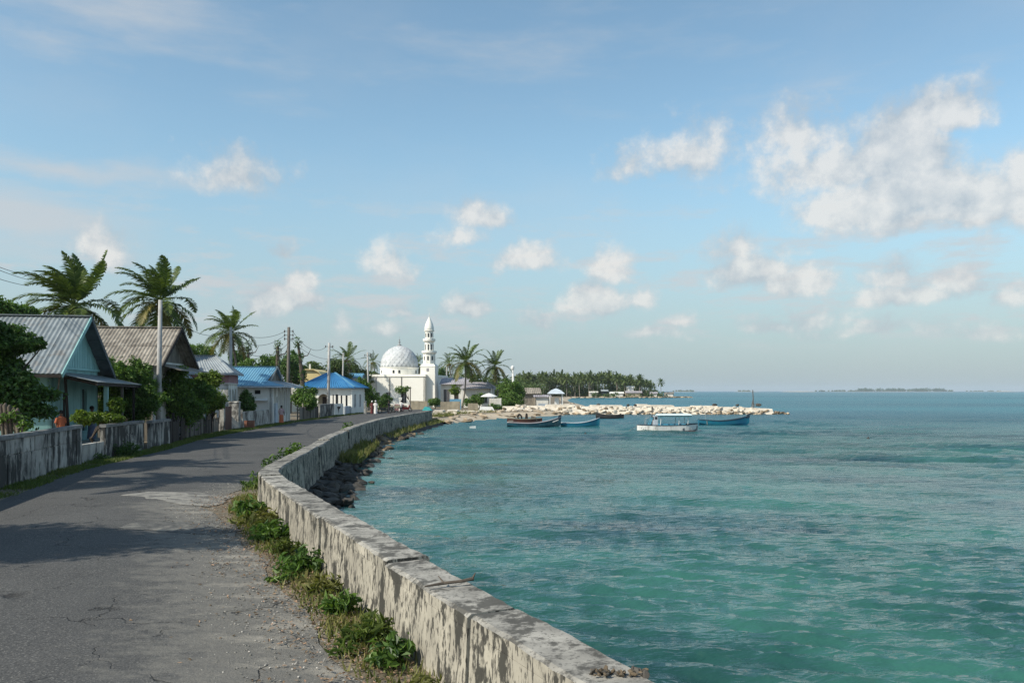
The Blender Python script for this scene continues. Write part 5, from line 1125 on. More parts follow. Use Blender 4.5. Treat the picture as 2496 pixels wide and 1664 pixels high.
# ------------------------------------------------------------------ people
def person(label, u, d, h, rz, top_m, low_m, cap=None, skirt=True, z=0.0, arms='down', name='person'):
    x = X(u, d) if u is not None else 0; F = Frame(x, d, rz, z); t = thing(name, (x, d, z), label, 'person'); s = h / 1.7
    J = {'pel': (0, 0, .92), 'che': (0, .02, 1.28), 'nec': (0, .02, 1.43), 'hed': (0, -.02, 1.57), 'top': (0, -.01, 1.69),
         'ls': (-.17, .02, 1.37), 'le': (-.24, .05, 1.12), 'lw': (-.25, -.06, .89), 'lh': (-.25, -.09, .80), 'rs': (.17, .02, 1.37), 're': (.24, .05, 1.12), 'rw': (.22, -.10, .92), 'rh': (.21, -.14, .84),
         'lk': (-.10, -.03, .50), 'la': (-.11, .04, .08), 'lt': (-.12, -.12, .035), 'rk': (.10, .02, .50), 'ra': (.12, .10, .08), 'rt': (.13, -.06, .035), 'lp': (-.09, 0, .88), 'rp': (.09, 0, .88)}
    if arms == 'fold': J.update(lw=(-.05, -.2, 1.08), lh=(.02, -.22, 1.08), rw=(.05, -.2, 1.1), rh=(-.02, -.23, 1.1))
    E = [('pel', 'che'), ('che', 'nec'), ('nec', 'hed'), ('hed', 'top'), ('che', 'ls'), ('ls', 'le'), ('le', 'lw'), ('lw', 'lh'), ('che', 'rs'), ('rs', 're'), ('re', 'rw'), ('rw', 'rh'), ('pel', 'lp'), ('lp', 'lk'), ('lk', 'la'), ('la', 'lt'), ('pel', 'rp'), ('rp', 'rk'), ('rk', 'ra'), ('ra', 'rt')]
    Rr = dict(pel=.13, che=.14, nec=.055, hed=.095, top=.07, ls=.065, le=.045, lw=.034, lh=.03, rs=.065, re=.045, rw=.034, rh=.03, lk=.06, la=.042, lt=.035, rk=.06, ra=.042, rt=.035, lp=.10, rp=.10)
    ks = list(J); me = bpy.data.meshes.new('body'); o0 = V3((x, d, z)); me.from_pydata([tuple(F(*[c_ * s for c_ in J[k]]) - o0) for k in ks], [(ks.index(a), ks.index(b)) for a, b in E], [])
    me.materials.append(MATS['skin']); body = link(bpy.data.objects.new('body', me), t); md = body.modifiers.new('skin', 'SKIN'); md.use_smooth_shade = True
    for i, k in enumerate(ks): me.skin_vertices[0].data[i].radius = (Rr[k] * s, Rr[k] * s)
    me.skin_vertices[0].data[0].use_root = True; body.modifiers.new('sub', 'SUBSURF').levels = 1
    def ring(q, prof, n=12):                                          # (rx, ry, z, y offset)
        vs = [(rx * s * math.cos(2*math.pi*j/n), (yo + ry * math.sin(2*math.pi*j/n)) * s, zz * s) for rx, ry, zz, yo in prof for j in range(n)]
        q.add(vs, [(i*n+j, i*n+(j+1)%n, (i+1)*n+(j+1)%n, (i+1)*n+j) for i in range(len(prof)-1) for j in range(n)])
    q = MB(F); ring(q, [(.19, .145, .80, 0), (.175, .14, .95, 0), (.185, .145, 1.15, .01), (.20, .14, 1.30, .02), (.17, .11, 1.40, .02), (.075, .07, 1.45, .02)])
    for sg, e in ((-1, 'le'), (1, 're')):
        a, b = V3(J['ls' if sg < 0 else 'rs']), V3(J[e]); q.tube([V3(a) * s, a.lerp(b, .6) * s, b * s], [.085 * s, .075 * s, .07 * s], 8, cap=False)
    q.build('shirt', top_m, t, smooth=True); q = MB(F)
    if skirt: ring(q, [(.18, .15, .86, 0), (.20, .17, .7, 0), (.20, .18, .4, .01), (.22, .20, .12, .02)])
    else:
        for sg in 'lr': q.tube([V3(J[sg + 'p']) * s + V3((0, 0, .05)), V3(J[sg + 'k']) * s, V3(J[sg + 'a']) * s + V3((0, 0, .03))], [.12 * s, .085 * s, .07 * s], 8, cap=False)
        ring(q, [(.17, .14, .82, 0), (.18, .15, .95, 0)])
    q.build('sarong' if skirt else 'trousers', low_m, t, smooth=True)
    q = MB(F); hz = 1.60
    q.add(*(lambda n=10: ([(.105 * s * math.cos(2*math.pi*j/n) * rr, (-.0 + .115 * math.sin(2*math.pi*j/n) * rr) * s, zz * s) for rr, zz in ((1.0, 1.575), (1.02, 1.64), (.85, 1.71), (.35, 1.745)) for j in range(n)], [(i*n+j, i*n+(j+1)%n, (i+1)*n+(j+1)%n, (i+1)*n+j) for i in range(3) for j in range(n)] + [tuple(range(30, 40))]))())
    q.build('cap' if cap else 'hair', cap or 'hair', t, smooth=True)
    return t
person('person in a pale pink top and orange lower clothing walking before the white house', 686, 73.2, 1.55, R(185), 'cloth_pink', 'cloth_orange')
person('person in a maroon wrap and white cap standing near the mosque', 907, 103, 1.62, R(20), 'cloth_maroon', 'cloth_maroon', cap='cloth_white')
person('person in a long white robe and white cap near the mosque', 915.5, 101.5, 1.66, R(160), 'cloth_white', 'cloth_white', cap='cloth_white', arms='fold')
person('person in dark clothing beside the parked motorbikes', 948, 106, 1.6, R(90), 'cloth_dark', 'cloth_dark', skirt=False)
person('person in a white shirt standing at the far end of the road', 978, 111, 1.6, R(170), 'cloth_white', 'cloth_dark', skirt=False)
person('person in grey blue clothes standing at the teal house wall', 224, 40.2, 1.62, R(80), 'cloth_blue', 'cloth_blue', z=.45)
person('person in an orange red top in the yard of the teal house', 149, 36.6, 1.5, R(60), 'cloth_orange', 'cloth_blue', z=.45)

# ------------------------------------------------------------------ motorbikes, stall, low walls near the mosque
def torus(q, c, R0, r, ax, n=16, k=6):
    ax = V3(ax).normalized(); a = ax.orthogonal().normalized(); b = ax.cross(a); vs = []
    for i in range(n):
        t_ = 2*math.pi*i/n; d = a * math.cos(t_) + b * math.sin(t_)
        for j in range(k): s = 2*math.pi*j/k; vs.append(V3(c) + d * (R0 + r * math.cos(s)) + ax * r * math.sin(s))
    q.add(vs, [(i*k+j, ((i+1)%n)*k+j, ((i+1)%n)*k+(j+1)%k, i*k+(j+1)%k) for i in range(n) for j in range(k)])
def motorbike(label, u, d, rz, m):
    x = X(u, d); F = Frame(x, d, rz); t = thing('motorbike', (x, d, 0), label, 'motorbike')
    for xx in (-.6, .6):
        q = MB(F); torus(q, (xx, 0, .29), .24, .05, (0, 1, 0)); w = q.build('wheel', 'rubber', t, smooth=True)
        q = MB(F); q.bar((xx - .22, 0, .29), (xx + .22, 0, .29), .03, .03); q.bar((xx, 0, .07), (xx, 0, .51), .03, .03); q.build('spoke', 'chrome', w)
    q = MB(F); q.hexa([(-.45, -.1, .35), (.2, -.1, .3), (.2, .1, .3), (-.45, .1, .35)], [(-.65, -.12, .68), (.25, -.1, .62), (.25, .1, .62), (-.65, .12, .68)]); q.bar((.3, 0, .3), (.5, 0, .95), .1, .16); q.build('fairing', m, t)
    q = MB(F); q.hexa([(-.7, -.12, .69), (.15, -.1, .65), (.15, .1, .65), (-.7, .12, .69)], [(-.72, -.11, .8), (.12, -.09, .76), (.12, .09, .76), (-.72, .11, .8)]); q.build('seat', 'rubber', t)
    q = MB(F); q.tube([(.6, 0, .29), (.5, 0, .8), (.44, 0, 1.02)], .03, 6); q.build('fork', 'chrome', t)
    q = MB(F); q.tube([(.36, -.34, 1.04), (.45, -.12, 1.03), (.45, .12, 1.03), (.36, .34, 1.04)], .02, 6); q.build('handlebar', 'rubber', t)
    q = MB(F); q.lathe([(.02, .86), (.08, .9), (.08, .98), (.02, 1.0)], 10, .53, 0); q.build('headlight', 'white_paint', t)
motorbike('dark green motorbike parked broadside near the bush by the mosque', 938, 107, R(15), 'bike_dark'); motorbike('black motorbike parked behind the person in dark clothing', 956, 110, R(-60), 'bike_dark'); motorbike('red motorbike parked at the far end of the road', 990, 116, R(30), 'bike_red')
def low_wall(label, u0, u1, d, h, m, rz=0, name='low_wall', pw=1.3):
    x0, x1 = X(u0, d), X(u1, d); t = thing(name, ((x0 + x1) / 2, d, 0), label, 'wall'); rs = random.Random(int(u0)); F = Frame(x0, d, rz); ln = x1 - x0; n = max(1, round(ln / pw))
    q = MB(F); q.box(.02, ln - .02, .03, .17, -.3, h - .05); q.build('core', m, t)
    for i in range(n): q = MB(F); q.box(ln * i / n + .012, ln * (i + 1) / n - .012, rs.uniform(-.01, .01), .2, -.3, h + rs.uniform(-.06, .03)); q.build('panel', m, t)
low_wall('tan masonry wall in front of the right half of the mosque', 1000, 1042, 128, 1.35, 'tan_wall'); low_wall('tan boundary wall below the annex and small tree', 1073, 1122, 124, 1.3, 'tan_wall', R(3)); low_wall('short tan wall by the foot of the tall palms', 1140, 1165, 126, 1.0, 'tan_wall'); low_wall('pale blue painted wall behind the tan boundary wall', 1096, 1124, 132, 1.55, 'blue_tin'); low_wall('white fence of upright boards below the mauve roof', 1192, 1222, 133, 1.7, 'white_wall', pw=.35, name='low_wall'); low_wall('low cream wall along the foot of the mosque front', 942, 1000, 133, .9, 'mosque_wall')
low_wall('broken pink wall stub among people near the mosque', 962, 985, 122, .95, 'pink_wall', pw=.6)
pillar('square cream gate post in front of the mosque', 976, 120, 1.8, .4, 'mosque_wall'); pillar('grey gate post beside the robed people', 890, 105, 1.5, .3, 'compound'); pillar('tall thin grey post before the right mosque window', 1000, 126, 3.3, .16, 'pole_wood')
t = thing('tarp_cover', (X(1042, 122), 122, 0), 'teal tarpaulin draped over goods beside the clipped bush', 'tarpaulin'); q = MB(Frame(X(1042, 122), 122, 0)); q.hexa([(-.75, -.5, 0), (.75, -.5, 0), (.75, .5, 0), (-.75, .5, 0)], [(-.4, -.3, .55), (.3, -.3, .42), (.3, .3, .5), (-.4, .3, .6)]); q.build('sheet', 'teal_tarp', t)
t = thing('handcart', (X(962, 112), 112, 0), 'pale wooden handcart standing among the motorbikes', 'cart'); F = Frame(X(966, 112), 112, R(10))
q = MB(F); q.box(-.7, .7, -.4, .4, .55, .95); q.build('tray', 'tan_wall', t)
for xx in (-.35, .35): q = MB(F); torus(q, (xx, -.45, .32), .28, .04, (0, 1, 0)); q.build('wheel', 'rubber', t)
for s in (-.3, .3): q = MB(F); q.bar((.7, s, .8), (1.4, s, .9), .05, .05); q.build('handle', 'grey_wood', t)
t = thing('parasol', (X(1192, 131), 131, 0), 'small white parasol above a table before the mauve roofed house', 'parasol'); q = MB(); q.lathe([(1.35, 1.95), (.7, 2.3), (.05, 2.5)], 10, X(1192, 131), 131); q.build('canopy', 'white_paint', t); q = MB(); q.tube([(X(1192, 131), 131, 0), (X(1192, 131), 131, 2.45)], .03, 6); q.build('pole', 'grey_wood', t)

# ------------------------------------------------------------------ boats
def hull(F, L, beam, sheer, keel, fulls, t, m, inner, rail, n=18, line=None, thick=.05):
    """open hull along local x (0..L); sheer/keel/fulls are functions of s 0..1"""
    out, inn, S = MB(F), MB(F), []
    for i in range(n + 1):
        s = i / n; x = L * s; b = beam / 2 * fulls(s); h = sheer(s); k = keel(s)
        S.append((x, b, h, k))
    def ringo(x, b, h, k, sc=1.0, up=0.0): return [(x, -b * sc, h), (x, -b * .93 * sc, h * .45 + k * .55 + up), (x, -b * .55 * sc, k * .85 + h * .15 + up), (x, 0, k + up), (x, b * .55 * sc, k * .85 + h * .15 + up), (x, b * .93 * sc, h * .45 + k * .55 + up), (x, b * sc, h)]
    vs = [p for s_ in S for p in ringo(*s_)]; k = 7
    out.add(vs, [(i*k+j, (i+1)*k+j, (i+1)*k+j+1, i*k+j+1) for i in range(n) for j in range(k-1)] + [tuple(range(k)), tuple(range(n*k, n*k+k))[::-1]])
    hb = out.build('hull', m, t, smooth=False)
    vs = [p for s_ in S for p in ringo(s_[0], max(.0, s_[1] - thick), s_[2] - .01, s_[3] + .12, 1, .05)]
    inn.add(vs, [(i*k+j, i*k+j+1, (i+1)*k+j+1, (i+1)*k+j) for i in range(1, n-1) for j in range(k-1)]); inn.build('lining', inner, t)
    for sg in (-1, 1):
        q = MB(F); q.tube([(x, sg * b, h + .02) for x, b, h, k_ in S], .035, 6); q.build('gunwale', rail, t, smooth=True)
    if line:
        q = MB(F)
        for sg in (-1, 1): q.tube([(x, sg * (b * .93 + .012), .035) for x, b, h, k_ in S[1:-1]], .022, 4)
        q.build('waterline_stripe', line, hb)
    return hb
def thwarts(F, t, L, xs, beam, z, m):
    for x in xs: q = MB(F); q.box(x - .11, x + .11, -beam / 2 * .8, beam / 2 * .8, z, z + .04); q.build('thwart', m, t)
def canoe(label, u0, u1, v, hl, hr, m, inner, rail, beam=1.1, yaw=0.0, mid=.32, prow=None, name='rowing_boat', line=None):
    d = DG(v, SEA); x0 = X(u0, d); L = X(u1, d) - x0; F = Frame(x0, d + .3, yaw, SEA); t = thing(name, (x0 + L / 2, d + .3, SEA), label, 'boat')
    sheer = lambda s: mid + (hl - mid) * max(0, 1 - s * 2.2) ** 1.6 + (hr - mid) * max(0, (s - .35) / .65) ** 2.1
    keel = lambda s: -.22 + .2 * max(0, 1 - s * 6) + (.22 + hr * .25) * max(0, (s - .9) / .1) ** 1.5
    fulls = lambda s: max(.03, (math.sin(math.pi * min(1, .16 + s * .86)) ** .55) * (1 if s < .6 else 1 - ((s - .6) / .4) ** 2.4 * .97))
    hull(F, L, beam, sheer, keel, fulls, t, m, inner, rail, line=line); thwarts(F, t, L, [L * .22, L * .42, L * .62], beam, mid * .62, inner)
    if prow: q = MB(F); q.hexa([(L * .93, -.09, hr * .72), (L + .02, -.04, hr * .8), (L + .02, .04, hr * .8), (L * .93, .09, hr * .72)], [(L * .96, -.06, hr + .16), (L + .06, -.03, hr + .24), (L + .06, .03, hr + .24), (L * .96, .06, hr + .16)]); q.build('prow_block', prow, t)
    return t, F, L
t, F, L = canoe('dark teal open boat with a tall dark bow, moored nearest the village', 1236, 1368, 1040, .42, .95, 'hull_teal', 'hull_navy', 'lavender_tin', prow='hull_navy', yaw=R(2))
q = MB(F); q.box(.15, .6, -.2, .2, .35, .62); q.build('engine_box', 'grey_wood', t)
for i in range(7): q = MB(F); q.box(L * .84 + i * .085, L * .84 + i * .085 + .05, -.60 + .045 * i, -.45 + .045 * i, .44 + i * .03, .52 + i * .03); q.build('painted_letter', 'white_paint', t)
t, F, L = canoe('bright blue open boat moored behind the teal boat bow', 1367, 1462, 1039, .35, .85, 'hull_blue', 'hull_navy', 'bluewhite_wall', beam=1.0, yaw=R(-2))
t, F, L = canoe('maroon topped boat behind the dark teal boat', 1236, 1322, 1033, .62, .6, 'hull_maroon', 'hull_black', 'tan_wall', beam=1.2, mid=.5)
q = MB(F); torus(q, (L * .36, -.35, .72), .27, .09, (.9, 1, .35)); q.build('tyre', 'rubber', t, smooth=True)
q = MB(F); q.hexa([(L * .50, -.2, .3), (L * .60, -.2, .3), (L * .60, .2, .3), (L * .50, .2, .3)], [(L * .53, -.15, 1.15), (L * .585, -.15, 1.05), (L * .585, .15, 1.05), (L * .53, .15, 1.15)]); q.build('post_stack', 'dark_wood', t); q = MB(F); q.hexa([(L * .66, -.3, .35), (L * .86, -.3, .35), (L * .86, .3, .35), (L * .66, .3, .35)], [(L * .69, -.2, .85), (L * .82, -.2, .72), (L * .82, .2, .72), (L * .69, .2, .85)]); q.build('post_stack', 'grey_wood', t)
canoe('small black canoe lying close under the rock breakwater', 1453, 1522, 1019.5, .75, .5, 'hull_black', 'hull_black', 'grey_wood', beam=.9, mid=.42)
t, F, L = canoe('long blue open boat with a raised dark bow beside the white boat', 1704, 1828, 1035.5, .55, .95, 'hull_blue', 'hull_navy', 'hull_navy', beam=1.15, mid=.40, prow='hull_navy', yaw=R(-1))
q = MB(F); q.tube([(.75, -.5, .45), (.78, -.62, 0), (.8, -.6, -.3)], .02, 5); q.build('mooring_rope', 'tan_wall', t); q = MB(F); q.tube([(.75, 0, .3), (.72, 0, 1.4)], .015, 5); q.build('stick', 'lamp_metal', t)
def canopy_boat():
    d = DG(1052, SEA); x0 = X(1555, d); L = X(1704, d) - x0; F = Frame(x0, d + .5, R(2), SEA); t = thing('canopy_boat', (x0 + L / 2, d + .5, SEA), 'white wooden passenger boat with a blue canopy moored in the bay', 'boat')
    sheer = lambda s: .50 + .06 * (1 - s) ** 2 + .16 * s ** 3; keel = lambda s: -.28 + .1 * max(0, 1 - s * 8) + .42 * max(0, (s - .86) / .14) ** 1.6
    fulls = lambda s: max(.04, min(1, (s * 3.6 + .02) ** .6) * (1 if s < .65 else 1 - ((s - .65) / .35) ** 2.6 * .75))
    hull(F, L, 1.6, sheer, keel, fulls, t, 'hull_white', 'boat_inside', 'hull_navy', line='red_line')
    q = MB(F); q.hexa([(L * .72, -.79, .0), (L * .99, -.25, .1), (L * .99, -.24, .12), (L * .72, -.78, .02)], [(L * .72, -.815, .30), (L * .995, -.255, .5), (L * .995, -.24, .5), (L * .72, -.80, .30)]); q.build('stern_shade', 'hull_shade_grey', t)  # grey sheet that paints the stern's shaded side onto the white hull
    for i in range(5): q = MB(F); q.box(L * (.33 + i * .095), L * (.33 + i * .095) + .36, -.62, .62, .44, .66); q.build('bench', 'cyan_paint', t)
    q = MB(F); zt = 1.42
    q.hexa([(L * .335, -.85, zt - .16), (L * .875, -.85, zt - .16), (L * .875, .85, zt - .16), (L * .335, .85, zt - .16)], [(L * .34, -.8, zt - .03), (L * .87, -.8, zt - .03), (L * .87, .8, zt - .03), (L * .34, .8, zt - .03)]); c = q.build('canopy', 'canopy_teal', t)
    q = MB(F); q.hexa([(L * .33, -.88, zt - .028), (L * .88, -.88, zt - .028), (L * .88, .88, zt - .028), (L * .33, .88, zt - .028)], [(L * .345, -.5, zt + .10), (L * .865, -.5, zt + .10), (L * .865, .5, zt + .10), (L * .345, .5, zt + .10)]); q.build('canopy_top', 'canopy_top', c)
    for x in (.36, .66, .81):
        for y in (-.66, .66): q = MB(F); q.bar((L * x, y, .45), (L * (x + .01), y, zt - .15), .04, .04); q.build('canopy_post', 'white_paint', t)
    q = MB(F); q.box(L * .265, L * .325, -.5, .5, .4, 1.35); q.build('wheelhouse', 'bluewhite_wall', t)
    q = MB(F); q.box(L * .26, L * .264, -.36, .36, 1.0, 1.27); q.build('windscreen', 'window_dark', t); q = MB(F); q.box(L * .275, L * .315, -.508, -.502, 1.05, 1.27); q.build('side_window', 'window_dark', t)
    q = MB(F); q.bar((L * .19, -.4, .5), (L * .25, -.3, 1.2), .05, .05); q.bar((L * .19, .4, .5), (L * .25, .3, 1.2), .05, .05); q.build('brace', 'cyan_paint', t)
    q = MB(F); q.tube([(L * .245, 0, .4), (L * .25, 0, 1.95)], .035, 6); q.lathe([(.03, 1.95), (.06, 2.0), (.05, 2.1), (.02, 2.15)], 8, L * .25, 0); q.build('mast', 'dark_wood', t)
    q = MB(F); q.tube([(L * .13, -.3, .5), (L * .14, -.25, 1.1), (L * .2, 0, 1.2), (L * .14, .25, 1.1), (L * .13, .3, .5)], .018, 5); q.build('rail', 'lamp_metal', t)
    q = MB(F); q.tube([(.02, 0, .5), (-.35, 0, .25), (-.9, 0, .0), (-1.2, 0, -.2)], .014, 5); q.build('anchor_rope', 'grey_wood', t)
    for i, (a, b) in enumerate(((.055, .30), (.085, .22), (.115, .16))): q = MB(F); x = L * a; hb_ = .8 * fulls(a) * .96; q.box(x, x + .12, -hb_ - .03, -hb_ + .04, b, b + .035); q.build('painted_mark', 'hull_black', t)
canopy_boat()
def float_(label, u, v, m, s=.14, white=False):
    d = DG(v, SEA); t = thing('buoy', (X(u, d), d, SEA), label, 'buoy'); x = X(u, d)
    q = MB(); q.lathe([(s * .3, SEA - s), (s, SEA - s * .4), (s * 1.05, SEA + s * .3), (s * .6, SEA + s * .8), (s * .2, SEA + s)], 10, x, d); q.build('float', m, t, smooth=True)
    q = MB(); q.tube([(x, d, SEA + s * .8), (x + s * .4, d, SEA + s * 1.5)], s * .18, 5); q.build('eye', m, t)
float_('small dark buoy between the blue boats and the white canopy boat', 1427, 1057, 'hull_black', .10); float_('lone small dark buoy out on the open water', 2116, 1069, 'hull_black', .11)
d = DG(1043, SEA); t = thing('skiff', (X(1153, d), d, SEA), 'tiny white float near the rocky beach', 'float'); q = MB(Frame(X(1153, d), d, R(8), SEA)); q.hexa([(-.28, -.15, -.06), (.26, -.15, -.06), (.26, .15, -.06), (-.28, .15, -.06)], [(-.3, -.17, .14), (.24, -.16, .2), (.24, .16, .2), (-.3, .17, .14)]); q.build('block', 'white_paint', t)

# ------------------------------------------------------------------ breakwater and rocky shore
def breakwater():
    t = thing('breakwater', (20, 129, SEA), 'long pale boulder breakwater reaching out into the bay', 'breakwater'); rs = random.Random(21)
    x0, x1, y = X(1225, 128), X(1880, 128), 128.5
    hz = lambda s: .62 - .1 * s - .25 * max(0, (s - .8) / .2) + .05 * math.sin(s * 9)
    q = MB(); n = 16
    for i in range(n + 1):
        s = i / n; x = x0 + (x1 - x0) * s; h = hz(s) - .12; q.v += [V3((x, y - 2.7, -1.2)), V3((x, y - .9, h)), V3((x, y + 2.6, h)), V3((x, y + 4.4, -1.2))]
    q.f += [(i*4+j, (i+1)*4+j, (i+1)*4+j+1, i*4+j+1) for i in range(n) for j in range(3)] + [(n*4, n*4+3, n*4+2, n*4+1)]; q.build('core', 'rock_pale', t)
    cnt = 0
    for i in range(275):
        s = (i + rs.random()) / 275; 
        if i % 6 == 0: s = rs.uniform(.93, 1.06)
        r = rs.random(); x = x0 + (x1 - x0) * s; f = r
        yy = y - 2.5 + 1.75 * f; z = SEA + .0 + (hz(min(s, 1)) - SEA - .12) * f; sz = rs.uniform(.24, .50) * (.85 if s > .9 else 1)
        if s > .95: yy = y + rs.uniform(-2.4, 2.4); z = SEA + rs.uniform(-.05, .8) * max(.1, (1.08 - s) / .13); sz *= .85
        m = 'rock_pale' if (f > .3 and rs.random() < .86 and s < .95) else ('rock_tan' if rs.random() < .75 else 'rock_brown')
        if s > .97 and rs.random() < .6: m = 'rock_brown'
        piece('boulder', ROCKS[m][rs.randrange(6)], t, (x, yy, z), (rs.uniform(-.5, .5), rs.uniform(-.5, .5), rs.uniform(0, 6.3)), (sz * rs.uniform(.9, 1.5), sz * rs.uniform(.8, 1.1), sz * rs.uniform(.65, 1))); cnt += 1
    for u0, u1, z in ((1553, 1583, .85), (1584, 1645, .72), (1690, 1752, .62), (1330, 1405, .8), (1440, 1520, .72), (1270, 1325, .62)):
        a, b = X(u0, 127.8), X(u1, 127.8); q = MB(); q.hexa([(a, 127.6, z - .35), (b, 127.6, z - .35), (b, 130.6, z - .35), (a, 130.6, z - .35)], [(a + .15, 127.7, z), (b - .2, 127.7, z - .05), (b - .1, 130.4, z - .02), (a + .1, 130.4, z)]); q.build('slab', 'rock_pale', t)
breakwater()
for u, v, s, lab in ((1532, 985, .32, 'dark bundle on the breakwater left of the white slab'), (1549, 986, .3, 'second dark bundle on the breakwater touching the white slab'), (1743, 981, .4, 'dark rounded heap of netting on the breakwater'), (1799, 985, .33, 'small dark upright bundle between the netting heap and the mast'), (1851, 994, .45, 'dark boulder near the seaward end of the breakwater'), (1459, 990, .42, 'dark heap of driftwood at the landward part of the breakwater')):
    o = bpy.data.objects.new('bundle', ROCKS['rock_dark'][int(u) % 6]); COL.objects.link(o); p = PT(u, v, 128.2); o.location = (p.x, 128.6, .62 + s * .2); o.scale = (s * 1.2, s, s * .9); o.rotation_euler = (0, 0, u); tag(o, lab, 'bundle')
mx = X(1838, 128); t = thing('mast', (mx, 128.6, .3), 'weathered wooden mast with a short cross bar at the breakwater end', 'mast')
q = MB(); q.tube([(mx, 128.6, .1), (mx + .05, 128.6, 1.6), (mx - .03, 128.6, 3.0)], [.11, .08, .06], 6); q.build('shaft', 'pole_wood', t)
for a, b in (((mx - .12, 128.6, 2.7), (mx + .1, 128.6, 2.74)), ((mx - .3, 128.6, .2), (mx, 128.6, 1.5)), ((mx + .35, 128.6, .2), (mx, 128.6, 1.4)), ((mx - .1, 128.6, .95), (mx + .55, 128.6, .92))): q = MB(); q.bar(a, b, .06, .06); q.build('brace', 'pole_wood', t)
def rocky_shore():
    t = thing('rocky_shore', (-4, 108, SEA), 'tan limestone rocks and ledges along the beach below the village', 'rocks'); rs = random.Random(31)
    pts = [V3((x, y, 0)) for x, y in SHORE[:9]]; seg = []
    for i in range(len(pts) - 1): seg.append((pts[i], pts[i+1], (pts[i+1] - pts[i]).length))
    tot = sum(s[2] for s in seg)
    for i in range(230):
        r = rs.random() * tot
        for a, b, l in seg:
            if r <= l: break
            r -= l
        p = a.lerp(b, r / l); d = (b - a).normalized(); nr = V3((d.y, -d.x, 0)); f = rs.random(); off = -3.2 + 5.2 * f; s = rs.uniform(.2, .55); z = .12 - .75 * max(0, f - .45) / .55
        m = 'rock_tan' if f > .5 else ('rock_pale' if rs.random() < .75 else 'rock_tan')
        if f > .85: m = 'rock_brown'
        piece('rock', ROCKS[m][rs.randrange(6)], t, p + nr * off + V3((0, 0, z)), (rs.uniform(-.25, .25), rs.uniform(-.25, .25), rs.uniform(0, 6.3)), (s * rs.uniform(1.1, 2.2), s * rs.uniform(.8, 1.2), s * rs.uniform(.4, .8)))
    for u0, u1, v, d in ((1052, 1085, 1000, 106), (1085, 1120, 999, 110), (1110, 1150, 1001, 112), (1160, 1200, 1000, 116), (1200, 1240, 1003, 117), (1230, 1275, 1000, 122), (1275, 1330, 998, 124)):
        a, b = X(u0, d), X(u1, d); z = Z(v, d); q = MB(); q.hexa([(a, d - 1, -.4), (b, d - 1, -.4), (b, d + 2.5, -.4), (a, d + 2.5, -.4)], [(a + .3, d - .7, z), (b - .3, d - .6, z - .06), (b - .2, d + 2.2, z + .03), (a + .2, d + 2.2, z + .02)]); q.build('ledge', 'rock_pale', t)
rocky_shore()
x = X(1186, 120); t = thing('dinghy', (x, 120, .1), 'upturned white dinghy on the beach below the parasol', 'boat'); F = Frame(x - 1, 120, R(5), .1); q = MB(F)
q.add([(0, -.5, 0), (0, .5, 0), (2.1, .35, 0), (2.1, -.35, 0), (.15, -.3, .55), (.15, .3, .55), (1.8, .2, .5), (1.8, -.2, .5)], [(0, 3, 2, 1), (4, 5, 6, 7), (0, 1, 5, 4), (1, 2, 6, 5), (2, 3, 7, 6), (3, 0, 4, 7)]); q.build('hull', 'white_paint', t); q = MB(F); q.box(.2, 1.8, -.03, .03, .5, .6); q.build('keel', 'grey_wood', t)
# pavilion and shacks at the root of the breakwater
x, d = X(1355, 150), 150.0; t = thing('pavilion', (x, d, .2), 'small open pavilion with a pale blue grey pyramid roof by the breakwater', 'pavilion')
q = MB(); q.lathe([(2.15, 2.35), (1.2, 2.95), (.1, 3.3)], 4, x, d, R(45)); q.build('roof', 'bluewhite_wall', t)
for sx in (-1.1, 1.1):
    for sy in (-1.1, 1.1): q = MB(); q.box(x + sx - .07, x + sx + .07, d + sy - .07, d + sy + .07, -.3, 2.38); q.build('post', 'white_paint', t)
q = MB(); q.box(x - 1.3, x + 1.3, d - 1.3, d + 1.3, -.3, .3); q.build('plinth', 'concrete_pale', t)
q = MB(); q.box(x - .2, x + .5, d - .2, d + .5, .3, 1.6); q.build('panel', 'white_paint', t)
small_hut('grey brown shack left of the open pavilion', 1295, 160, 3.0, 2.3, 3.4, 'grey_wood', 'old_tin', rz=R(5)); small_hut('white shed with a flat pale roof beside the pavilion', 1322, 158, 2.6, 1.7, 2.1, 'white_wall', 'lavender_tin')
low_wall('pale blue low wall before the open pavilion', 1312, 1335, 146, .7, 'bluewhite_wall')
x, d = X(1251, 205), 205.0; t = thing('antenna_mast', (x, d, 0), 'slender white antenna mast with a dish above the far trees', 'antenna')
q = MB(); q.tube([(x, d, 0), (x, d, 5), (x - .1, d, 8.6)], [.4, .3, .18], 6); q.build('shaft', 'white_paint', t); q = MB(); q.lathe([(.1, 7.7), (.42, 8.2), (.42, 8.7), (.1, 8.95)], 10, x - .15, d); q.build('dish', 'white_paint', t)
for z_ in (5.6, 6.8): q = MB(); q.bar((x - 2.0, d, z_), (x, d, z_ + .15), .07, .07); q.build('boom', 'white_paint', t)

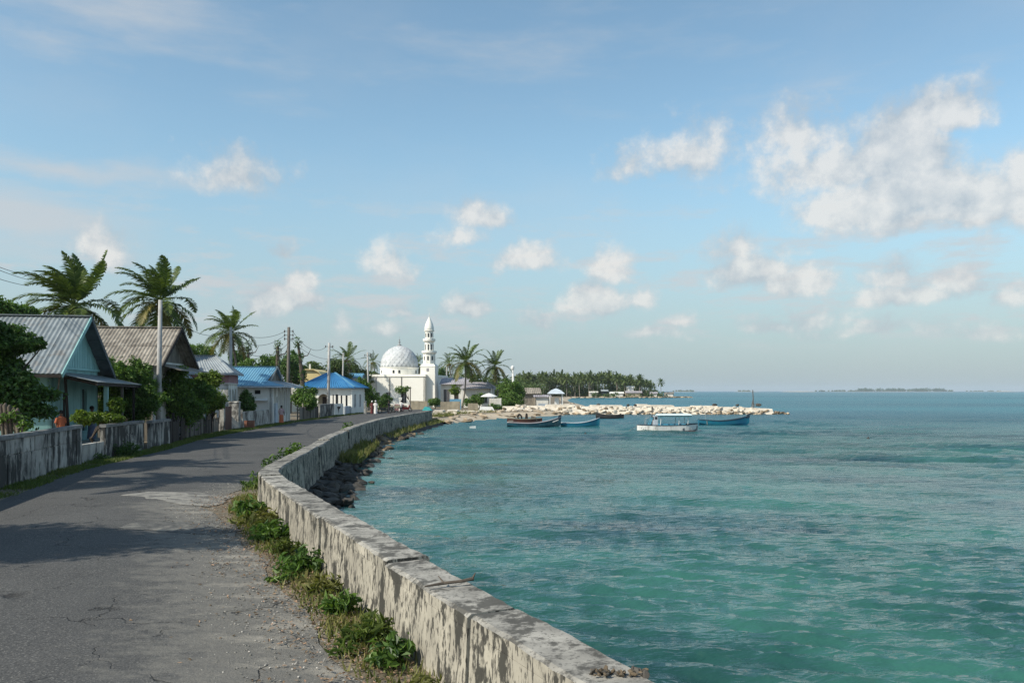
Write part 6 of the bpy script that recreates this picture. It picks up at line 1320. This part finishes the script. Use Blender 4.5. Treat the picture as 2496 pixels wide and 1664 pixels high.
# ------------------------------------------------------------------ far point: palm grove, huts
def far_proto(seed):
    rs = random.Random(seed); L = []
    tr = MB(); tr.tube([(0, 0, -.3), (.15, 0, 4), (0, 0, 8.5)], [.22, .16, .12], 6); L.append(('trunk', tr, 'palm_trunk'))
    cr = MB()
    for i in range(20):
        k = i / 19; frond_geo(cr, (0, 0, 8.5), i * 2.39996, R(75) - k * R(115), 3.5 * rs.uniform(.85, 1.1), .5 + .8 * k, (-.15, 0, .05), rs, nl=11, leaf=1.05, seg=6, wleaf=.26)
    L.append(('crown', cr, 'palm_far')); out = []
    for nm, mb, m in L:
        me = bpy.data.meshes.new(nm); me.from_pydata([tuple(v) for v in mb.v], [], mb.f); me.materials.append(MATS[m]); out.append((nm, me))
    return out
protos = [far_proto(s) for s in (1, 2, 3, 4)]
rs = random.Random(8)
def far_palm(x, y, s, label, group=None):
    t = thing('coconut_palm', (x, y, 0), label, 'palm tree', group); pr = protos[rs.randrange(4)]
    for nm, me in pr: o = piece(nm, me, t, (x, y, 0)); 
    t.scale = (s, s, s * rs.uniform(.92, 1.12)); t.rotation_euler = (rs.uniform(-.06, .06), rs.uniform(-.06, .06), rs.uniform(0, 6.28)); return t
top_px = [(1262, 915), (1290, 913), (1330, 912), (1365, 913), (1400, 915), (1435, 914), (1470, 912), (1500, 915), (1530, 920), (1560, 917), (1585, 925), (1603, 937)]
for i in range(92):
    u = 1258 + (1594 - 1258) * ((i + rs.random()) / 92); y = rs.uniform(452, 500) if i % 3 else rs.uniform(444, 455)
    vt = float(np.interp(u, [p[0] for p in top_px], [p[1] for p in top_px])) + rs.uniform(-2, 9); h = Z(vt, y) ; s = max(.35, h / 10.3)
    far_palm(X(u, y), y, s, 'coconut palm in the dense grove on the far point', 'palms of the grove on the far point')
far_palm(X(1612, 446), 446, .78, 'lone slim palm standing apart near the tip of the far point')
far_palm(X(1561, 443), 443, 1.0, 'taller palm in front of the right end of the far grove')
rsn = np.random.RandomState(77); cs, rr = [], []
for i in range(260):
    u = rsn.uniform(1255, 1600); y = rsn.uniform(448, 510); h = rsn.uniform(2.0, 9.5) * (1 if u < 1560 else .5); cs.append((X(u, y), y, h * .5)); rr.append((rsn.uniform(1.6, 3.2), 2.5, h * .55))
for i in range(34):
    u = rsn.uniform(1440, 1640); y = rsn.uniform(434, 438.5); h = rsn.uniform(.8, 2.6); cs.append((X(u, y), y, h * .5)); rr.append((rsn.uniform(.7, 1.8), .9, h * .55))
for i in range(120):
    y = rsn.uniform(200, 430); x = min(interp([(y_, x_) for x_, y_ in SHORE], y) - 9, X(1258 + (y - 200) * .45, y)) - rsn.uniform(0, 45); cs.append((x, y, rsn.uniform(2, 4))); rr.append((3.2, 3.0, rsn.uniform(2.5, 4.8)))
Vv, Ff = leaf_cloud(cs, rr, 52000, .95, rsn); tag(np_mesh('undergrowth', Vv, Ff, 'leaf_far'), 'mass of green undergrowth beneath the palms along the far shore', 'undergrowth', kind='stuff')
def leaf_blob_far(): pass
for u, d, w, h, hr, wm, rm, lab in ((1447, 441, 4, 2.0, 2.7, 'white_wall', 'white_wall', 'small white hut at the left of the far village'), (1503, 442, 7, 1.5, 2.5, 'white_wall', 'hull_white', 'long low white roofed shed on the far point'), (1545, 440, 8, 1.9, 2.9, 'tan_wall', 'lavender_tin', 'mauve roofed house in the middle of the far village'), (1537, 445, 3.5, 4.5, 5.5, 'white_wall', 'white_wall', 'tall white gable behind the mauve roofed far house'), (1474, 443, 3.2, 2.7, 3.6, 'bike_dark', 'grey_tin', 'dark green shack on the far point'), (1594, 443, 3.4, 1.5, 2.5, 'white_wall', 'lavender_tin', 'small pale hut near the lone slim palm'), (1632, 446, 4.2, 1.6, 2.3, 'white_wall', 'old_tin', 'brown roofed hut at the tip of the far point')):
    small_hut(lab, u, d, w, h, hr, wm, rm, depth=4)
rs = random.Random(77); t = thing('rock_spit', (60, 438, SEA), 'low line of rocks and sand forming the edge of the far point', 'rocks')
for i in range(70):
    k = rs.random(); x = 28 + 66 * k; y = interp([(28, 430), (45, 435), (62, 436), (80, 439), (94, 446)], x) + rs.uniform(-2, 1); s = rs.uniform(.4, 1.0); piece('rock', ROCKS['rock_tan' if rs.random() < .5 else 'rock_brown'][i % 6], t, (x, y, SEA + .3), (0, 0, rs.random() * 6), (s * 2, s, s * .8))

# ------------------------------------------------------------------ distant islets on the horizon
def islet(u0, u1, d, h, m, name, seed):
    x0, x1 = X(u0, d), X(u1, d); rs = random.Random(seed); q = MB(); n = 24; w = (x1 - x0) * .12 + 20
    for i in range(n + 1):
        s = i / n; x = x0 + (x1 - x0) * s; e = max(0, math.sin(math.pi * s)) ** .4; q.v += [V3((x, d - w * e - 1, SEA - .5)), V3((x, d - w * e * .5, SEA + h * e * .8)), V3((x, d, SEA + h * e)), V3((x, d + w * e + 1, SEA - .5))]
    q.f = [(i*4+j, (i+1)*4+j, (i+1)*4+j+1, i*4+j+1) for i in range(n) for j in range(3)]; tag(q.build(name, m), kind='structure')
islet(2000, 2350, 5500, 1.6, 'sand', 'island_shore', 1); islet(1905, 1990, 4500, 3.0, 'sand', 'sand_bank', 2); islet(1790, 1850, 5000, 2.2, 'sand', 'sand_bank', 3); islet(1640, 1700, 4500, 1.6, 'sand', 'sand_bank', 4); islet(2425, 2470, 5500, 4.0, 'sand', 'sand_bank', 5); islet(2350, 2496, 6500, 2, 'sand', 'island_shore', 6)
def far_wood(u0, u1, d, hp, n, seed, label):
    rs_ = np.random.RandomState(seed); cs, rr = [], []
    for i in range(n):
        u = u0 + (u1 - u0) * rs_.rand(); h = hp(u) / FPX * d * rs_.uniform(.55, 1.0); cs.append((X(u, d), d + rs_.uniform(-15, 25), SEA + h * .5)); rr.append((h * .55, 8, h * .52))
    Vv, Ff = leaf_cloud(cs, rr, n * 60, 5.0, rs_, aspect=.8); tag(np_mesh('distant_wood', Vv, Ff, 'leaf_far'), label, 'wood', kind='stuff')
far_wood(2035, 2325, 5500, lambda u: 9.5 if 2090 < u < 2300 else 5.0, 150, 3, 'hazy tree line of the long low island on the horizon')
far_wood(1800, 1828, 5000, lambda u: 4, 24, 4, 'little tree clump of the islet behind the mast'); far_wood(1990, 2040, 5500, lambda u: 4.5, 14, 5, 'sparse trees at the left end of the long low island'); far_wood(1640, 1690, 4500, lambda u: 4.5, 22, 6, 'low trees of the islet beyond the far point'); far_wood(2350, 2440, 6500, lambda u: 3.0, 30, 7, 'faint tree line at the far right of the horizon')

# ------------------------------------------------------------------ weeds, grass, litter
def weed(label, p, r, h, n, size, seed, m='weed_leaf', group='weeds along the foot of the seawall', asp=.36):
    rs_ = np.random.RandomState(seed); p = V3(p); t = thing('weed', p, label, 'weed', group)
    k = max(6, n // 14); st = MB(); cs, rr = [], []
    for i in range(k):
        a = rs_.rand() * 6.28; q = rs_.rand() ** .6 * r; hh = h * rs_.uniform(.35, 1.0) * (1 - .4 * q / r); e = p + V3((math.cos(a) * q, math.sin(a) * q, hh)); b = p + V3((math.cos(a) * q * .35, math.sin(a) * q * .35, 0))
        st.tube([b, b.lerp(e, .6) + V3((0, 0, .04)), e], [.006, .005, .003], 4)
        for z in (.45, .75, 1.0): pp = b.lerp(e, z); cs.append(tuple(pp)); rr.append((size * .75, size * .75, size * .55))
    st.build('stems', m, t)
    Vv, Ff = leaf_cloud(cs, rr, n, size, rs_, up=.5, aspect=asp, fold=.3); Vv[:, 2] = np.maximum(Vv[:, 2], p.z + .012 + rs_.rand(len(Vv)) * .02)
    np_mesh('leaves', Vv, Ff, m, t)
WEEDS = [(7.2, .30, .30, 170, .12, 'vine like weed with heart shaped leaves at the very bottom of the picture'), (7.9, .24, .22, 110, .10, 'low weed second from the bottom along the seawall'), (8.7, .36, .34, 240, .13, 'broad leafy weed clump beside the seawall joint'), (9.6, .40, .42, 300, .14, 'tall weed clump with long leaves in the middle of the row'),
         (10.7, .36, .36, 260, .13, 'weed clump leaning against the streaked seawall'), (11.9, .36, .32, 260, .13, 'spreading weed clump halfway along the row'), (13.2, .44, .42, 340, .15, 'dense grassy weed clump below the seawall coping'), (14.5, .44, .40, 340, .15, 'weed clump with pale leaves beside gravel'), (16.0, .50, .48, 380, .17, 'tall dark green weed clump near the bend'), (17.5, .55, .52, 420, .18, 'large weed clump under the second coping joint before the bend'), (18.9, .5, .5, 380, .19, 'weed clump with lance shaped leaves next to the pale road patch'), (9.0, .28, .14, 120, .09, 'creeping weed spreading over the road edge'), (12.5, .3, .16, 120, .1, 'flat creeping weed on the gravel edge')]
for i, (y, r_, h_, n_, s_, lab) in enumerate(WEEDS):
    off = .32 if i < 11 else .75; weed(lab, (wall_in(y) - off * (1.0 if y < 16 else 1.15), y, 0), r_ * (.7 if i % 3 == 1 else .85), h_ * (.8, .62, 1.0, .75)[i % 4], int(n_ * (1.2, .7, 1.1, .8)[i % 4]), s_ * (1, 1.6, .9, 1.3)[i % 4], 300 + i, m=('weed_leaf', 'grass', 'weed_leaf', 'grass_green')[i % 4], asp=(.36, .12, .45, .2)[i % 4])
weed('slim weed standing up above the far seawall coping', (wall_in(52) - .4, 52, 0), .5, 1.15, 160, .3, 341); weed('bushy weed row behind the far seawall coping', (wall_in(33) - .5, 33, 0), .7, .95, 420, .22, 342); weed('low weeds behind the coping just past the bend', (wall_in(28.5) - .5, 28.5, 0), .7, .75, 380, .18, 343); weed('small weeds at the inside of the seawall bend', (wall_in(24.8) - .45, 24.8, 0), .6, .62, 300, .15, 344)
weed('dark leafy weed growing against the block wall across the road', (fx(36.6) + .5, 36.6, 0), .7, .75, 420, .17, 345, m='leaf_dark', group='weeds at the compound walls'); weed('small weed at the foot of the broken wall', (fx(34) + .4, 34, 0), .35, .35, 160, .13, 346, m='leaf_dark', group='weeds at the compound walls')

def grass_strip(name, pts, n, h, m, seed, label, spread, lean=.35):
    """blades along a band; pts give (x, y, z, half width)"""
    rs_ = np.random.RandomState(seed); P = np.array(pts); seg = rs_.randint(0, len(P) - 1, n); f = rs_.rand(n, 1); c = P[seg] * (1 - f) + P[seg + 1] * f
    cl = np.array([mnoise.noise((float(a) * .9 + seed, float(b) * .9, 0)) for a, b in c[:, :2]]); keep = cl + rs_.rand(n) * .8 > .28; c = c[keep]; cl = cl[keep]; n = len(c)
    pos = np.stack([c[:, 0] + rs_.uniform(-1, 1, n) * c[:, 3], c[:, 1] + rs_.uniform(-.4, .4, n), c[:, 2]], 1)
    hh = h * rs_.uniform(.4, 1.2, n) * (.8 + .6 * np.clip(cl, -.5, .8)); a = rs_.rand(n) * 6.28; w = hh * .10 + .006
    side = np.stack([np.cos(a), np.sin(a), 0 * a], 1) * w[:, None]; tip = pos + np.stack([rs_.normal(0, lean, n) * hh, rs_.normal(0, lean, n) * hh, hh], 1)
    V = np.stack([pos - side, pos + side, tip], 1).reshape(-1, 3); F = np.arange(3 * n).reshape(-1, 3)
    tag(np_mesh(name, V, F, m), label, 'grass', kind='stuff')
grass_strip('grass', [((fx(y) + interp(ROAD_L, y)) / 2 + .1, y, 0, abs(interp(ROAD_L, y) - fx(y)) / 2 * .9) for y in range(18, 76, 2)], 60000, .13, 'grass_green', 1, 'short grass verge between the compound walls and the road', 1)
grass_strip('grass', [((fx(y) + interp(ROAD_L, y)) / 2, y, 0, .5) for y in range(76, 112, 3)], 9000, .15, 'grass_green', 2, 'thin grass verge along the far fences', 1)
grass_strip('grass', [(wall_in(y) - .42, y, 0, .28) for y in range(6, 24)], 8000, .14, 'grass', 3, 'short dry grass at the foot of the near seawall', 1)
grass_strip('grass', [(wall_in(y) - .5, y, 0, .35) for y in range(24, 60, 2)], 9000, .2, 'grass_green', 4, 'grass between the road and the curving seawall', 1)
grass_strip('grass', [(interp(WL, y) + .8, y, -.42, .55) for y in np.arange(38, 51, 1.0)], 2800, .45, 'grass', 5, 'long yellowish grass growing on the boulders below the seawall', 1)
grass_strip('grass', [(interp(WL, y) + 1.0, y, -.35, .6) for y in np.arange(58, 92, 2.0)], 1500, .4, 'grass', 6, 'green grass along the far foot of the seawall', 1)
grass_strip('grass', [(-8.6, 92, 0, 1.0), (-8.2, 96, 0, 1.2), (-7.6, 101, .02, 1.3), (-6, 108, .02, 1.5), (-3, 114, .02, 1.6)], 3500, .4, 'grass', 7, 'dry tufts of grass above the rocky beach', 1)
rs_ = np.random.RandomState(9); n = 6000; yy = rs_.uniform(5.5, 23, n); xx = np.array([wall_in(y) for y in yy]) - .15 - rs_.gamma(2.0, .28, n); cs = np.stack([xx, yy, np.full(n, .03) + rs_.rand(n) * .02], 1)
Vv, Ff = leaf_cloud(cs, np.full((n, 3), .004), n, .06, rs_, up=2.2, aspect=.4); Vv[:, 2] = np.clip(Vv[:, 2], .066 - .03, .1); tag(np_mesh('fallen_leaves', Vv, Ff, 'litter'), 'dry brown leaf litter along the foot of the seawall', 'litter', kind='stuff')
n = 3800; yy = rs_.uniform(5, 26, n); xx = np.array([interp(ROAD_R, y) for y in yy]) + .35 - rs_.gamma(1.6, .55, n); base = ROCKS['rock_tan'][0]; bv = np.array([v.co[:] for v in base.vertices]); bf = np.array([p.vertices[:] for p in base.polygons]); sc_ = rs_.uniform(.005, .016, (n, 1, 1)); ang = rs_.rand(n) * 6.28
Vs = (bv[None] * sc_); ca, sa = np.cos(ang)[:, None], np.sin(ang)[:, None]; Vr = np.stack([Vs[..., 0] * ca - Vs[..., 1] * sa, Vs[..., 0] * sa + Vs[..., 1] * ca, Vs[..., 2] * .8], -1); Vr += np.stack([xx, yy, np.full(n, .028)], 1)[:, None, :]
Ft = (bf[None] + (np.arange(n) * len(bv))[:, None, None]).reshape(-1, 3); mat('pebble', (.36, .34, .30), (.2, .19, .17), 6, .9, island=.5)
tag(np_mesh('gravel', Vr.reshape(-1, 3), Ft, 'pebble'), 'loose gravel on the broken right edge of the road', 'gravel', kind='stuff')

# ------------------------------------------------------------------ air
def haze(density):
    q = MB(); q.box(-3000, 5200, -60, 7600, -3.2, 40); o = q.build('haze', None); m = bpy.data.materials.new('air'); m.use_nodes = True; nt = m.node_tree; nt.nodes.clear()
    v = nt.nodes.new('ShaderNodeVolumePrincipled'); v.inputs['Color'].default_value = (.80, .89, 1.0, 1); v.inputs['Density'].default_value = density; v.inputs['Anisotropy'].default_value = .0
    out = nt.nodes.new('ShaderNodeOutputMaterial'); nt.links.new(v.outputs[0], out.inputs['Volume']); o.data.materials.append(m); tag(o, kind='stuff')
haze(7.0e-5)
